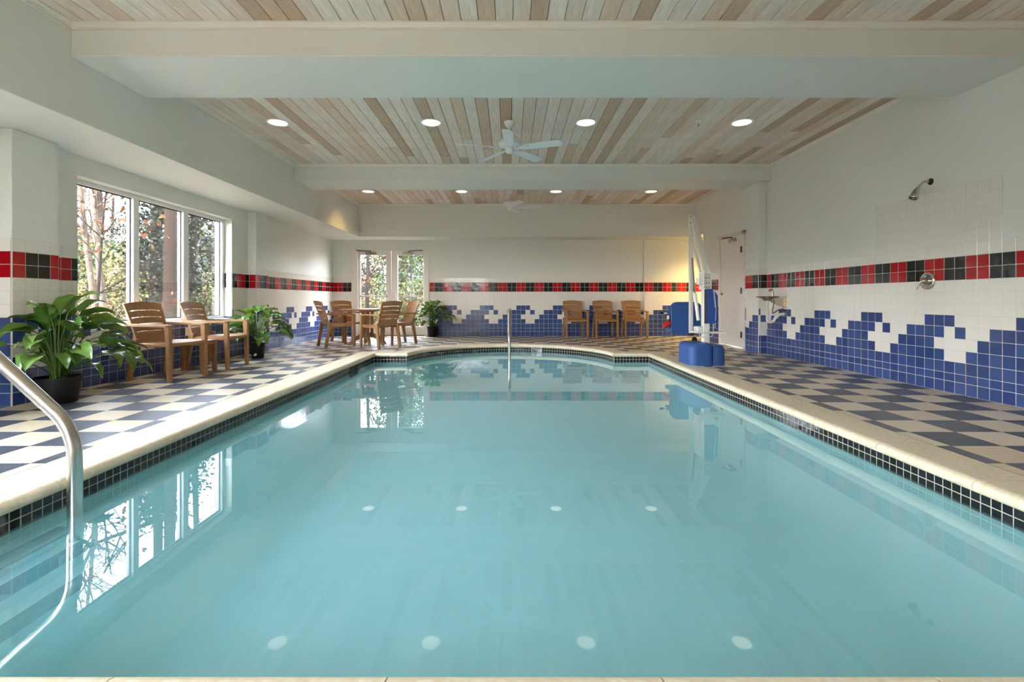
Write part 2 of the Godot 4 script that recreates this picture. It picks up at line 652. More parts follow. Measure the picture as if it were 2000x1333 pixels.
# Lays tiles on the plane through o spanned by u (along) and up; facing nrm. first: pattern column at s = off. holes: [s0, s1, y0, y1].
# own(s, kind): whether a tile at s is a part of its own; the rest is joined, one part for each colour.
func lay(parent: Node, o: Vector3, u: Vector3, length: float, off: float, first: int, holes: Array, own: Callable, top_row := 12, y_from := 0.0) -> void:
	var nrm := u.cross(Vector3.UP)
	var basis := Basis(u, Vector3.UP, nrm)
	var gap := 0.0030
	var joined := {}
	var k0 := floori(-off / P)
	var k1 := ceili((length - off) / P)
	for k in range(k0, k1):
		var s0 := maxf(0.0, off + k * P)
		var s1 := minf(length, off + (k + 1) * P)
		if s1 - s0 < 0.012:
			continue
		for row in top_row + 1:
			var y0 := maxf(row_y(row), y_from)
			var y1 := row_y(row + 1)
			var a0 := s0
			var a1 := s1
			if y1 - y0 < 0.01:
				continue
			var gone := false
			for h in holes:
				if a1 <= h[0] + 0.001 or a0 >= h[1] - 0.001 or y1 <= h[2] + 0.001 or y0 >= h[3] - 0.001:
					continue
				var left: float = h[0] - a0
				var right: float = a1 - h[1]
				var below: float = h[2] - y0
				var above: float = y1 - h[3]
				var best := maxf(maxf(left, right), maxf(below, above))
				if best < 0.012:
					gone = true
				elif best == left:
					a1 = h[0]
				elif best == right:
					a0 = h[1]
				elif best == below:
					y1 = h[2]
				else:
					y0 = h[3]
			if gone:
				continue
			var kind := tile_kind(first + k, row)
			var list: Array = mat[kind]
			var which := rng.randi() % list.size()
			var w := a1 - a0 - gap
			var hh := y1 - y0 - gap
			var tf := Transform3D(basis, o + u * (a0 + gap / 2) + Vector3.UP * (y0 + gap / 2) + nrm * 0.0008)
			if own.call((a0 + a1) / 2, kind):
				var t := part(kind, tile_mesh(w, hh), list[which], parent)
				t.transform = tf
			else:
				if not joined.has(kind):
					joined[kind] = MB.new()
				joined[kind].xf = tf
				tile_into(joined[kind], w, hh)
	for kind in joined:
		var j := part(kind.replace("tile", "tiling"), joined[kind].done(), mat[kind][0], parent)
		j.set_meta("kind", "stuff")
	# bed of grout
	var g := MB.new()
	g.xf = Transform3D(basis, o)
	var top := row_y(top_row + 1)
	var cuts := [[0.0, length, y_from, top]]
	for h in holes:
		var nxt := []
		for c in cuts:
			if c[1] <= h[0] or c[0] >= h[1] or c[3] <= h[2] or c[2] >= h[3]:
				nxt.append(c)
				continue
			if h[0] > c[0]:
				nxt.append([c[0], h[0], c[2], c[3]])
			if h[1] < c[1]:
				nxt.append([h[1], c[1], c[2], c[3]])
			var l: float = maxf(c[0], h[0])
			var r: float = minf(c[1], h[1])
			if h[2] > c[2]:
				nxt.append([l, r, c[2], h[2]])
			if h[3] < c[3]:
				nxt.append([l, r, h[3], c[3]])
		cuts = nxt
	for c in cuts:
		g.box(Vector3(c[0], c[2], 0.0), Vector3(c[1], c[3] + 0.0, 0.0065))
	part("grout_bed", g.done(), mat.grout, parent)


func wall_tiles() -> void:
	var never := func(_s, _k): return false
	var always := func(_s, _k): return true
	# right wall, laid from far to near: s runs towards the camera
	var wr := get_node("wall_right")
	var near := Vector3(0, 0, 1)
	var up_to := func(z_from: float): return func(s, _k): return z_from - s < 8.4 and z_from - s > 3.1
	# s = 0 at the start depth; crest column 0 starts at depth 4.92
	lay(wr, v(XR, 0, 7.94), near, 7.94 - ZN, posmod_f(7.94 - 4.92, P), -floori((7.94 - 4.92) / P), [], up_to.call(7.94))
	var pr := part("pilaster", zbox(XR - 0.14, XR, 0, 2.82, 7.94, 8.35, 0.004), mat.paint, wr)
	lay(pr, v(XR - 0.14, 0, 7.94), Vector3(1, 0, 0), 0.14, 0.03, 3, [], always)
	lay(pr, v(XR - 0.14, 0, 8.35), near, 0.41, 0.0, 4, [], always)
	lay(wr, v(XR, 0, 8.70), near, 0.35, 0.01, 1, [], never)
	lay(wr, v(XR, 0, 10.55), near, 10.55 - 9.72, 0.03, 2, [], never)
	# tiled splash panel under the shower head
	var sp := part("shower_panel", zbox(XR - 0.004, XR + 0.01, 12.7 * P, 17.72 * P, 4.145, 5.579), mat.grout, wr)
	var basis := Basis(near, Vector3.UP, Vector3(-1, 0, 0))
	for i in 13:
		for j in 5:
			var t := part("white_tile", tile_mesh(P - 0.0040, P - 0.0033), mat.white_tile[0], sp)
			t.transform = Transform3D(basis, v(XR + 0.0022, (12.7 + j) * P + 0.0012, 5.579 - i * 0.1103 - 0.0012))
	# left wall, from near to far
	var wl := get_node("wall_left")
	var far := Vector3(0, 0, -1)
	var o := Vector3(0, 0, 0)
	lay(wl, v(XL, 0, ZN), far, 4.04 - ZN, 0.0, 1, [[0.7 - ZN, 3.38 - ZN, 0.595, 3.0]], never)
	lay(wl, v(XL, 0, 4.457), far, 7.94 - 4.457, 0.061, 0, [[4.81 - 4.457, 7.49 - 4.457, 0.595, 3.0]], always)
	lay(wl, v(XL, 0, 8.35), far, ZB - 8.35, posmod_f(9.31 - 8.35, P), -floori((9.31 - 8.35) / P), [], func(_s, k): return k != "white_tile")
	for q in [[4.04, 4.457, 1], [7.94, 8.35, 1]]:
		var pl := part("pilaster", zbox(XL, XL + 0.14, 0, SOFFIT, q[0], q[1], 0.004), mat.paint, wl)
		lay(pl, v(XL, 0, q[0]), Vector3(1, 0, 0), 0.14, 0.14 - 2 * P, q[2] - 2, [], always)
		lay(pl, v(XL + 0.14, 0, q[0]), far, q[1] - q[0], 0.0, q[2], [], always)
	# tiled far jamb of the picture window
	lay(wl, v(XL - 0.112, 0, 7.488), Vector3(1, 0, 0), 0.112, 0.0, 7, [], always, 12, 0.60)
	# back wall: the coloured tiles one by one
	var wb := get_node("wall_back")
	var right := Vector3(1, 0, 0)
	var colored := func(_s, k): return k != "white_tile"
	lay(wb, v(XL, 0, ZB), right, -3.84 - XL, posmod_f(-0.72 - XL, P), -floori((-0.72 - XL) / P), [], colored)
	lay(wb, v(-1.95, 0, ZB), right, 3.263 + 1.95, posmod_f(-0.72 + 1.95, P), -floori((-0.72 + 1.95) / P), [], colored)
	var pb := wb.get_node("pilaster")
	lay(pb, v(3.263, 0, ZB - 0.035), right, 0.807, 0.0, 4, [], always)
	lay(wb, v(4.07, 0, ZB), right, 5.4 - 4.07, 0.0, 4, [], colored)


func posmod_f(a: float, b: float) -> float:
	return fposmod(a, b)


func ceilings() -> void:
	var bays := [[ZN, 3.825], [4.62, 7.82], [8.50, 11.106]]
	var labels := ["limed cedar plank ceiling nearest the camera", "limed cedar plank ceiling between the two beams", "limed cedar plank ceiling beyond the far beam"]
	var w := 0.1345
	for b in 3:
		var c := thing("ceiling", Vector3.ZERO, 0, labels[b], "ceiling", "", "structure")
		part("backing", zbox(XS, XR, CEIL + 0.012, CEIL + 0.20, bays[b][0], bays[b][1]), mat.plank_gap, c)
		var n := ceili((XR - XS) / w)
		for i in n:
			var x0 := XS + i * w
			var x1 := minf(XR, x0 + w)
			if x1 - x0 < 0.02:
				continue
			var z0: float = bays[b][0]
			while z0 < bays[b][1] - 0.01:
				var z1: float = minf(bays[b][1], z0 + rng.randf_range(1.6, 3.9))
				if bays[b][1] - z1 < 0.35:
					z1 = bays[b][1]
				var q := MB.new()
				var e := 0.005
				var h := w if x1 - x0 > w - 0.001 else x1 - x0
				q.xf = Transform3D(Basis.IDENTITY, v(x0, CEIL, z1))
				q.prism(PackedVector2Array([Vector2(0.0018, 0.014), Vector2(0.0018, e), Vector2(e, 0), Vector2(h - e, 0), Vector2(h - 0.0018, e), Vector2(h - 0.0018, 0.014)]), 0.001, z1 - z0 - 0.001)
				var roll := rng.randf()
				var which := 0
				if roll < 0.26:
					which = [4, 6, 2, 6][rng.randi() % 4]
				elif roll < 0.5:
					which = [1, 2, 5][rng.randi() % 3]
				else:
					which = [0, 3, 7, 5][rng.randi() % 4]
				part("plank", q.done(), mat.planks[which], c)
				z0 = z1


# pool outline at the tile face, in (x, depth): points and their outward vectors (mitred at corners)
func outline() -> Array:
	var pts := []
	var c := Vector2(0.01, PZF + 1.56 - 1.717)
	var r := 1.717
	var a0 := atan2(PZF - c.y, -1.70 - c.x)
	var a1 := atan2(PZF - c.y, 1.72 - c.x)
	pts.append([Vector2(PXL, PZN), Vector2(-1, -1)])
	pts.append([Vector2(PXL, PZF), Vector2(-1, 1)])
	var n := 48
	for i in n + 1:
		var a := lerpf(a0, a1 if a1 < a0 else a1 - TAU, float(i) / n)
		var d := Vector2(cos(a), sin(a))
		var out := d
		if i == 0 or i == n:
			var other := Vector2(0, 1)
			out = (d + other).normalized()
			out /= out.dot(d)
		pts.append([c + d * r, out])
	pts.append([Vector2(PXR, PZF), Vector2(1, 1)])
	pts.append([Vector2(PXR, PZN), Vector2(1, -1)])
	return pts


func ring_at(off: float) -> PackedVector2Array:
	var out := PackedVector2Array()
	for p in outline():
		out.append(p[0] + p[1] * off)
	return out


func deck() -> void:
	var fl := thing("floor", Vector3.ZERO, 0, "tiled pool deck chequered in cream and slate blue", "floor", "", "structure")
	var hole := ring_at(0.306)
	var room := [PackedVector2Array([Vector2(XL, ZN), Vector2(XR, ZN), Vector2(XR, ZB), Vector2(XL, ZB)]), PackedVector2Array([Vector2(XR, 10.55), Vector2(5.4, 10.55), Vector2(5.4, ZB), Vector2(XR, ZB)]), PackedVector2Array([Vector2(XR, 8.70), Vector2(XR + 0.6, 8.70), Vector2(XR + 0.6, 9.68), Vector2(XR, 9.68)])]
	var bed := MB.new()
	var shared := {}
	for cx in range(-15, 19):
		for cz in range(-18, 31):
			var x0 := -0.116 + cx * FS
			var z0 := 2.64 + cz * FS
			var sq := PackedVector2Array([Vector2(x0, z0), Vector2(x0 + FS, z0), Vector2(x0 + FS, z0 + FS), Vector2(x0, z0 + FS)])
			for rm in room:
				for piece in Geometry2D.intersect_polygons(sq, rm):
					for cut in Geometry2D.clip_polygons(piece, hole):
						if Geometry2D.is_polygon_clockwise(cut) or absf(area(cut)) < 0.0006:
							continue
						flat_into(bed, cut, -0.004, -0.30)
						var inset := Geometry2D.offset_polygon(cut, -0.0012)
						if inset.is_empty():
							continue
						var kind: String = "deck_dark" if posmod(cx + cz, 2) == 0 else "deck_light"
						var q := MB.new()
						flat_into(q, inset[0], 0.0, -0.004)
						part("floor_tile", q.done(), mat[kind][rng.randi() % 3], fl)
	part("mortar_bed", bed.done(), mat.dark_grout, fl)


func area(p: PackedVector2Array) -> float:
	var a := 0.0
	for i in p.size():
		a += p[i].cross(p[(i + 1) % p.size()])
	return a / 2


# flat slab over a polygon given in (x, depth)
func flat_into(m: MB, poly: PackedVector2Array, top: float, bottom: float) -> void:
	var ix := Geometry2D.triangulate_polygon(poly)
	for i in range(0, ix.size(), 3):
		var a := poly[ix[i]]
		var b := poly[ix[i + 1]]
		var c := poly[ix[i + 2]]
		if (b - a).cross(c - a) < 0:
			var s := b
			b = c
			c = s
		m.tri(v(a.x, top, a.y), v(b.x, top, b.y), v(c.x, top, c.y))
	for i in poly.size():
		var a := poly[i]
		var b := poly[(i + 1) % poly.size()]
		m.quad(v(a.x, bottom, a.y), v(b.x, bottom, b.y), v(b.x, top, b.y), v(a.x, top, a.y))


func pool() -> void:
	var pts := outline()
	var n := pts.size()
	# coping stones with a bullnose
	var cp := thing("pool_coping", Vector3.ZERO, 0, "cream cast stone coping round the edge of the pool", "coping", "", "structure")
	var prof := [Vector2(0.306, -0.06), Vector2(0.02, -0.06), Vector2(0.0, -0.056), Vector2(-0.016, -0.049), Vector2(-0.026, -0.038), Vector2(-0.030, -0.025), Vector2(-0.027, -0.011), Vector2(-0.017, 0.0), Vector2(0.0, 0.007), Vector2(0.02, 0.009), Vector2(0.29, 0.004), Vector2(0.306, -0.002)]
	# straight runs between the named corners, then the arc
	var runs := []
	for i in n:
		var j := (i + 1) % n
		if i >= 2 and j <= n - 3 and j > i:
			continue
		runs.append([pts[i], pts[j]])
	for r in runs:
		var a: Vector2 = r[0][0]
		var b: Vector2 = r[1][0]
		var len_ := a.distance_to(b)
		var count := maxi(1, roundi(len_ / 0.62))
		var dir := (b - a) / len_
		var nrm := Vector2(-dir.y, dir.x)
		for k in count:
			var pa := a.lerp(b, float(k) / count)
			var pb := a.lerp(b, float(k + 1) / count)
			var oa: Vector2 = r[0][1] if k == 0 else nrm
			var ob: Vector2 = r[1][1] if k == count - 1 else nrm
			stone(cp, [pa + dir * 0.0022, pb - dir * 0.0022], [oa, ob], prof)
	var arc_n := n - 4
	var per := 6
	for k in range(0, arc_n - 1, per):
		var ps := []
		var os := []
		for i in range(k, mini(k + per, arc_n - 1) + 1):
			var pt: Vector2 = pts[2 + i][0]
			if i == k or i == k + per:
				var nb: Vector2 = pts[2 + (i + 1 if i == k else i - 1)][0]
				pt += (nb - pt).normalized() * 0.0022
			ps.append(pt)
			os.append(pts[2 + i][1])
		stone(cp, ps, os, prof)
	# basin
	var bs := thing("pool_basin", Vector3.ZERO, 0, "pale aqua plastered pool basin under the water", "pool", "", "structure")
	var m := MB.new()
	var deep := -0.62
	var sides := [[0.012, -0.06], [0.012, -0.22]]     # the wall runs into the floor in a wide cove
	for k in range(1, 10):
		var a := k / 9.0 * PI / 2
		sides.append([0.012 - 0.45 * (1.0 - cos(a)), lerpf(-0.22, deep, sin(a))])
	var rows := []
	for q in sides:
		var row := []
		for pt in ring_at(q[0]):
			row.append(v(pt.x, q[1], pt.y))
		rows.append(row)
	m.grid(rows, true)
	part("basin_wall", m.done(), mat.plaster, bs)
	m = MB.new()
	var bottom := ring_at(-0.438)
	var fx := Geometry2D.triangulate_polygon(bottom)
	for k in range(0, fx.size(), 3):
		var a := bottom[fx[k]]
		var b := bottom[fx[k + 1]]
		var c := bottom[fx[k + 2]]
		if (b - a).cross(c - a) < 0:
			var sw := b
			b = c
			c = sw
		m.tri(v(a.x, deep, a.y), v(b.x, deep, b.y), v(c.x, deep, c.y))
	part("basin_floor", m.done(), mat.plaster, bs)
	# steps in the near left corner with dark nosings
	for k in 3:
		var x1: float = [-2.10, -1.98, -1.85][k]
		var y1: float = [-0.19, -0.25, -0.325][k]
		part("step", zbox(PXL - 0.01, x1, -0.63, y1, PZN, 2.30), mat.plaster, bs)
		part("step_nosing", zbox(x1 - 0.05, x1 + 0.003, y1 - 0.03, y1 + 0.003, PZN, 2.303), mat.nosing, bs)
	# waterline band of small black tiles
	var wt := thing("pool_tile_band", Vector3.ZERO, 0, "waterline band of small black tiles round the pool", "tile band", "", "structure")
	var tp := 0.0515
	var joined := MB.new()
	var grout := MB.new()
	var small := MB.new()
	small.xf = Transform3D.IDENTITY
	tile_into(small, tp - 0.0027, tp - 0.0027)
	var one := small.done()
	var path := []
	for i in n:
		path.append(pts[i][0])
	for i in n:
		var a: Vector2 = path[i]
		var b: Vector2 = path[(i + 1) % n]
		var len_ := a.distance_to(b)
		var dir := (b - a) / len_
		# face towards the pool: u runs so that u x up points inwards
		var u := Vector3(dir.x, 0, -dir.y)
		var o := v(a.x, 0, a.y)
		if (u.cross(Vector3.UP)).dot(Vector3(dir.y, 0, dir.x)) < 0:
			u = -u
			o = v(b.x, 0, b.y)
		var nr := u.cross(Vector3.UP)
		var count := maxi(1, roundi(len_ / tp))
		var w := len_ / count
		grout.xf = Transform3D(Basis(u, Vector3.UP, nr), o - nr * 0.010)
		grout.box(Vector3(0, -0.153, 0), Vector3(len_, -0.045, 0.0065))
		for k in count:
			for row in 2:
				var y := -0.048 - (row + 1) * tp
				var tf := Transform3D(Basis(u, Vector3.UP, nr), o + u * (k * w + 0.00135) + Vector3.UP * (y + 0.00135) - nr * 0.0098)
				var z := -(tf.origin + u * w * 0.5).z
				if len_ > 3.0 and absf(dir.x) < 0.1 and z < 3.7 and row < 2:
					var t := part("black_tile", one, mat.black_tile[rng.randi() % 2], wt)
					t.transform = tf
				else:
					joined.xf = tf
					tile_into(joined, w - 0.0027, tp - 0.0027)
	var j := part("black_tiling", joined.done(), mat.black_tile[0], wt)
	j.set_meta("kind", "stuff")
	part("grout_bed", grout.done(), mat.dark_grout, wt)
	# skimmer mouth on the window side
	var sk := thing("pool_skimmer", v(PXL, -0.10, 6.93), 0, "dark square skimmer mouth in the black waterline tiles", "skimmer")
	m = MB.new()
	for q in [[-0.16, 0.16, 0.035, 0.05], [-0.16, 0.16, -0.10, -0.085], [-0.16, -0.145, -0.10, 0.05], [0.145, 0.16, -0.10, 0.05]]:
		m.box(Vector3(-0.012, q[2], q[0]), Vector3(0.004, q[3], q[1]), 0.002)
	part("frame", m.done(), mat.black, sk)
	part("weir_flap", boxm(Vector3(-0.006, -0.09, -0.148), Vector3(0.001, 0.037, 0.148), 0.001), mat.black, sk)
	# water
	m = MB.new()
	var wp := ring_at(-0.0005)
	var ix := Geometry2D.triangulate_polygon(wp)
	for i in range(0, ix.size(), 3):
		var a := wp[ix[i]]
		var b := wp[ix[i + 1]]
		var c := wp[ix[i + 2]]
		if (b - a).cross(c - a) < 0:
			var s := b
			b = c
			c = s
		m.tri(v(a.x, WATER, a.y), v(b.x, WATER, b.y), v(c.x, WATER, c.y))
	single("pool_water", m.done(), mat.water, Vector3.ZERO, "still turquoise water filling the pool", "water", "", "structure")


func stone(parent: Node, ps: Array, os: Array, prof: Array) -> void:
	var m := MB.new()
	var rows := []
	for q in prof:
		var row := []
		for i in ps.size():
			var pt: Vector2 = ps[i] + os[i] * q.x
			row.append(v(pt.x, q.y, pt.y))
		rows.append(row)
	m.grid(rows)
	for e in [0, ps.size() - 1]:
		for k in range(1, prof.size() - 1):
			var a: Vector3 = rows[0][e]
			var b: Vector3 = rows[k][e]
			var c: Vector3 = rows[k + 1][e]
			if e == 0:
				m.tri(a, b, c)
			else:
				m.tri(a, c, b)
	part("coping_stone", m.done(), mat.coping, parent)


# A window in the left wall: frame, mullions, sashes and panes between the depths d0 and d1.
func side_window(called: String, d0: float, d1: float, muls: Array, label: String) -> void:
	var w := thing(called, v(XL, 0, 0), 0, label, "window", "", "structure")
	var y0 := 0.595
	var y1 := 2.13
	var xa := -0.112
	var xb := -0.20
	var fr := MB.new()
	fr.box(Vector3(xb, y1 - 0.046, -d1), Vector3(xa, y1, -d0), 0.003)
	fr.box(Vector3(xb, y0, -d1), Vector3(xa, y0 + 0.05, -d0), 0.003)
	fr.box(Vector3(xb, y0 + 0.05, -d0 - 0.075), Vector3(xa, y1 - 0.046, -d0), 0.003)
	fr.box(Vector3(xb, y0 + 0.05, -d1), Vector3(xa, y1 - 0.046, -d1 + 0.062), 0.003)
	part("frame", fr.done(), mat.white, w)
	var edges := [d0 + 0.075]
	for m in muls:
		part("mullion", boxm(Vector3(xb, y0 + 0.05, -m[1]), Vector3(xa, y1 - 0.046, -m[0]), 0.004), mat.white, w)
		edges.append(m[0])
		edges.append(m[1])
	edges.append(d1 - 0.062)
	for i in range(0, edges.size(), 2):
		var a: float = edges[i]
		var b: float = edges[i + 1]
		var g := MB.new()
		var t := 0.012
		for q in [[a, a + t, y0 + 0.05, y1 - 0.046], [b - t, b, y0 + 0.05, y1 - 0.046], [a + t, b - t, y0 + 0.05, y0 + 0.05 + t], [a + t, b - t, y1 - 0.046 - t, y1 - 0.046]]:
			g.box(Vector3(-0.160, q[2], -q[1]), Vector3(-0.148, q[3], -q[0]))
		part("gasket", g.done(), mat.black, w)
		part("pane", boxm(Vector3(-0.157, y0 + 0.05, -b), Vector3(-0.151, y1 - 0.046, -a)), mat.glass, w)
	part("sill", boxm(Vector3(-0.115, y0 - 0.002, -d1 + 0.001), Vector3(0.018, y0 + 0.012, -d0 - 0.001), 0.004), mat.white, w)


func door_closer(parent: Node, at: Vector3, turn: float, flip: float) -> void:
	var c := Node3D.new()
	c.name = "door_closer"
	parent.add_child(c, true)
	c.position = at
	c.rotation.y = turn
	part("closer_body", boxm(Vector3(-0.13, -0.06, 0), Vector3(0.13, 0.0, 0.05), 0.008), mat.nickel, c)
	var m := MB.new()
	m.tube([Vector3(0, 0.0, 0.03), Vector3(0, 0.03, 0.03), Vector3(-0.19 * flip, 0.035, 0.13), Vector3(-0.38 * flip, 0.055, 0.015)], 0.010, 6)
	part("closer_arm", m.done(), mat.bronze, c)


func windows_and_doors() -> void:
	side_window("window_1", 4.81, 7.49, [[5.677, 5.764], [6.548, 6.653]], "wide three pane picture window looking out on the woods")
	side_window("window_2", 0.7, 3.38, [[1.567, 1.654], [2.438, 2.543]], "three pane window beside the camera outside the frame")
	# window behind the camera
	var w3 := thing("window_3", v(0, 0, ZN), 0, "wide window in the end wall behind the camera", "window", "", "structure")
	var fr := MB.new()
	for q in [[-3.4, -1.3, 0.1, 0.16], [-3.4, -1.3, 2.54, 2.6], [-3.4, -3.34, 0.16, 2.54], [-1.36, -1.3, 0.16, 2.54], [-2.39, -2.31, 0.16, 2.54]]:
		fr.box(Vector3(q[0], q[2], 0.08), Vector3(q[1], q[3], 0.16), 0.003)
	part("frame", fr.done(), mat.white, w3)
	for x in [[-3.34, -2.39], [-2.31, -1.36]]:
		part("pane", boxm(Vector3(x[0], 0.16, 0.117), Vector3(x[1], 2.54, 0.123)), mat.glass, w3)
	# double doors in the back wall
	var d := thing("door_1", v(0, 0, ZB), 0, "white glazed double doors with closers and push bars", "door", "", "structure")
	var m := MB.new()
	m.box(Vector3(-3.84, 0, -0.16), Vector3(-3.685, 2.085, 0.02), 0.004)
	m.box(Vector3(-2.07, 0, -0.16), Vector3(-1.955, 2.085, 0.02), 0.004)
	m.box(Vector3(-3.84, 2.075, -0.16), Vector3(-1.955, 2.125, 0.02), 0.004)
	part("door_frame", m.done(), mat.door_paint, d)
	part("threshold", boxm(Vector3(-3.69, 0.0, -0.16), Vector3(-2.07, 0.014, 0.02), 0.003), mat.nickel, d)
	for s in 2:
		var x0: float = -3.681 if s == 0 else -2.874
		var x1: float = -2.880 if s == 0 else -2.074
		var gx0: float = -3.625 if s == 0 else -2.72
		var gx1: float = -3.005 if s == 0 else -2.10
		var lf := MB.new()
		lf.box(Vector3(x0, 0.016, -0.06), Vector3(gx0, 2.07, -0.015), 0.003)
		lf.box(Vector3(gx1, 0.016, -0.06), Vector3(x1, 2.07, -0.015), 0.003)
		lf.box(Vector3(gx0, 0.016, -0.06), Vector3(gx1, 0.226, -0.015), 0.003)
		lf.box(Vector3(gx0, 1.966, -0.06), Vector3(gx1, 2.07, -0.015), 0.003)
		var leaf := part("door_leaf", lf.done(), mat.door_paint, d)
		part("pane", boxm(Vector3(gx0, 0.226, -0.041), Vector3(gx1, 1.966, -0.035)), mat.glass, leaf)
		var bar := MB.new()
		bar.box(Vector3(x0 + 0.06, 0.955, 0.03), Vector3(x1 - 0.06, 0.985, 0.055), 0.005)
		bar.box(Vector3(x0 + 0.06, 0.945, -0.015), Vector3(x0 + 0.12, 0.995, 0.055), 0.005)
		bar.box(Vector3(x1 - 0.12, 0.945, -0.015), Vector3(x1 - 0.06, 0.995, 0.055), 0.005)
		part("push_bar", bar.done(), mat.door_paint, leaf)
		door_closer(leaf, Vector3((gx0 + gx1) / 2 - 0.05, 2.03, -0.015), 0, 1.0 if s == 0 else -1.0)
	# service door in the right wall
	var e := thing("door_2", v(XR, 0, 0), 0, "plain white steel door with lever handle beside the lift", "door", "", "structure")
	m = MB.new()
	m.box(Vector3(-0.03, 0, -8.735), Vector3(0.20, 2.14, -8.66), 0.004)
	m.box(Vector3(-0.03, 0, -9.72), Vector3(0.20, 2.14, -9.655), 0.004)
	m.box(Vector3(-0.03, 2.075, -9.72), Vector3(0.20, 2.14, -8.66), 0.004)
	part("door_frame", m.done(), mat.door_paint, e)
	var leaf2 := part("door_leaf", boxm(Vector3(-0.012, 0.016, -9.651), Vector3(0.033, 2.07, -8.739), 0.003), mat.door_paint, e)
	for y in [0.25, 1.05, 1.80]:
		part("hinge", boxm(Vector3(-0.036, y - 0.055, -8.79), Vector3(-0.008, y + 0.055, -8.725), 0.003), mat.bronze, leaf2)
	var hd := MB.new()
	hd.tube([Vector3(-0.012, 1.0, -9.59), Vector3(-0.05, 1.0, -9.59), Vector3(-0.055, 1.0, -9.58), Vector3(-0.055, 1.0, -9.47)], 0.010, 8)
	hd.xf = Transform3D(Basis(Vector3(0, -1, 0), Vector3(-1, 0, 0), Vector3(0, 0, -1)), Vector3(-0.012, 1.0, -9.59))
	hd.lathe([Vector2(0, 0), Vector2(0.034, 0), Vector2(0.034, 0.008), Vector2(0.026, 0.014), Vector2(0, 0.014)], 16)
	part("lever_handle", hd.done(), mat.nickel, leaf2)
	door_closer(leaf2, Vector3(-0.012, 2.03, -9.10), -PI / 2, 1.0)


func lights() -> void:
	var ring := MB.new()
	ring.lathe([Vector2(0.112, 0.006), Vector2(0.112, -0.002), Vector2(0.128, -0.006), Vector2(0.136, -0.003), Vector2(0.137, 0.001)], 28)
	ring.lathe([Vector2(0.112, 0.006), Vector2(0.112, -0.002)], 28)
	var ring_m := ring.done()
	var lens := MB.new()
	lens.lathe([Vector2(0.0, -0.004), Vector2(0.06, -0.003), Vector2(0.113, 0.0)], 28)
	var lens_m := lens.done()
	var rows := [[5.98, "between the two beams"], [9.81, "beyond the far beam"], [2.15, "above the near water"], [-1.70, "behind the camera"]]
	var spots := [[-2.865, "nearest the window soffit"], [-0.97, "second from the window soffit"], [0.945, "second from the shower wall"], [2.875, "nearest the shower wall"]]
	for r in rows:
		for s in spots:
			var t := thing("ceiling_light", v(s[0], CEIL, r[0]), 0, "round recessed downlight %s, %s" % [r[1], s[1]], "ceiling light", "recessed downlights in the plank ceiling")
			part("trim_ring", ring_m, mat.white, t)
			part("lens", lens_m, mat.lamp_glow, t)
			var beam_ := spot(t, Vector3(0, -0.02, 0), 0.010)
			if s[0] < -2 and r[0] > 9:
				beam_.light_energy = 0.9       # this lamp has the warmest bulb and washes the soffit
				beam_.light_color = c8(255, 206, 120)
	var a := thing("ceiling_light", v(4.47, SOFFIT, 10.95), 0, "warm downlight in the alcove behind the pool lift", "ceiling light")
	part("trim_ring", ring_m, mat.white, a)
	part("lens", lens_m, mat.lamp_glow, a)
	var l := spot(a, Vector3(0, -0.02, 0), 3.0)
	l.light_color = c8(255, 214, 140)
	# sprinkler head
	var sp := thing("sprinkler", v((1364 - 995.0) * 5.95 / 944.4, CEIL, 5.95), 0, "small sprinkler head on the plank ceiling", "sprinkler")
	var m := MB.new()
	m.lathe([Vector2(0, -0.012), Vector2(0.02, -0.012), Vector2(0.032, -0.006), Vector2(0.036, 0.0)], 16)
	part("escutcheon", m.done(), mat.white, sp)
	m = MB.new()
	m.lathe([Vector2(0, -0.05), Vector2(0.016, -0.049), Vector2(0.016, -0.046), Vector2(0.006, -0.044), Vector2(0.005, -0.012)], 12)
	part("deflector", m.done(), mat.nickel, sp)


func spot(parent: Node, at: Vector3, energy: float) -> SpotLight3D:
	var l := SpotLight3D.new()
	l.name = "lamp_beam"
	parent.add_child(l)
	l.position = at
	l.rotation_degrees = Vector3(-90, 0, 0)
	l.spot_angle = 66.0
	l.spot_angle_attenuation = 0.9
	l.spot_range = 20.0
	l.spot_attenuation = 2.0
	l.light_energy = energy
	l.light_size = 0.11
	l.light_color = c8(255, 226, 178)
	l.shadow_enabled = true
	return l


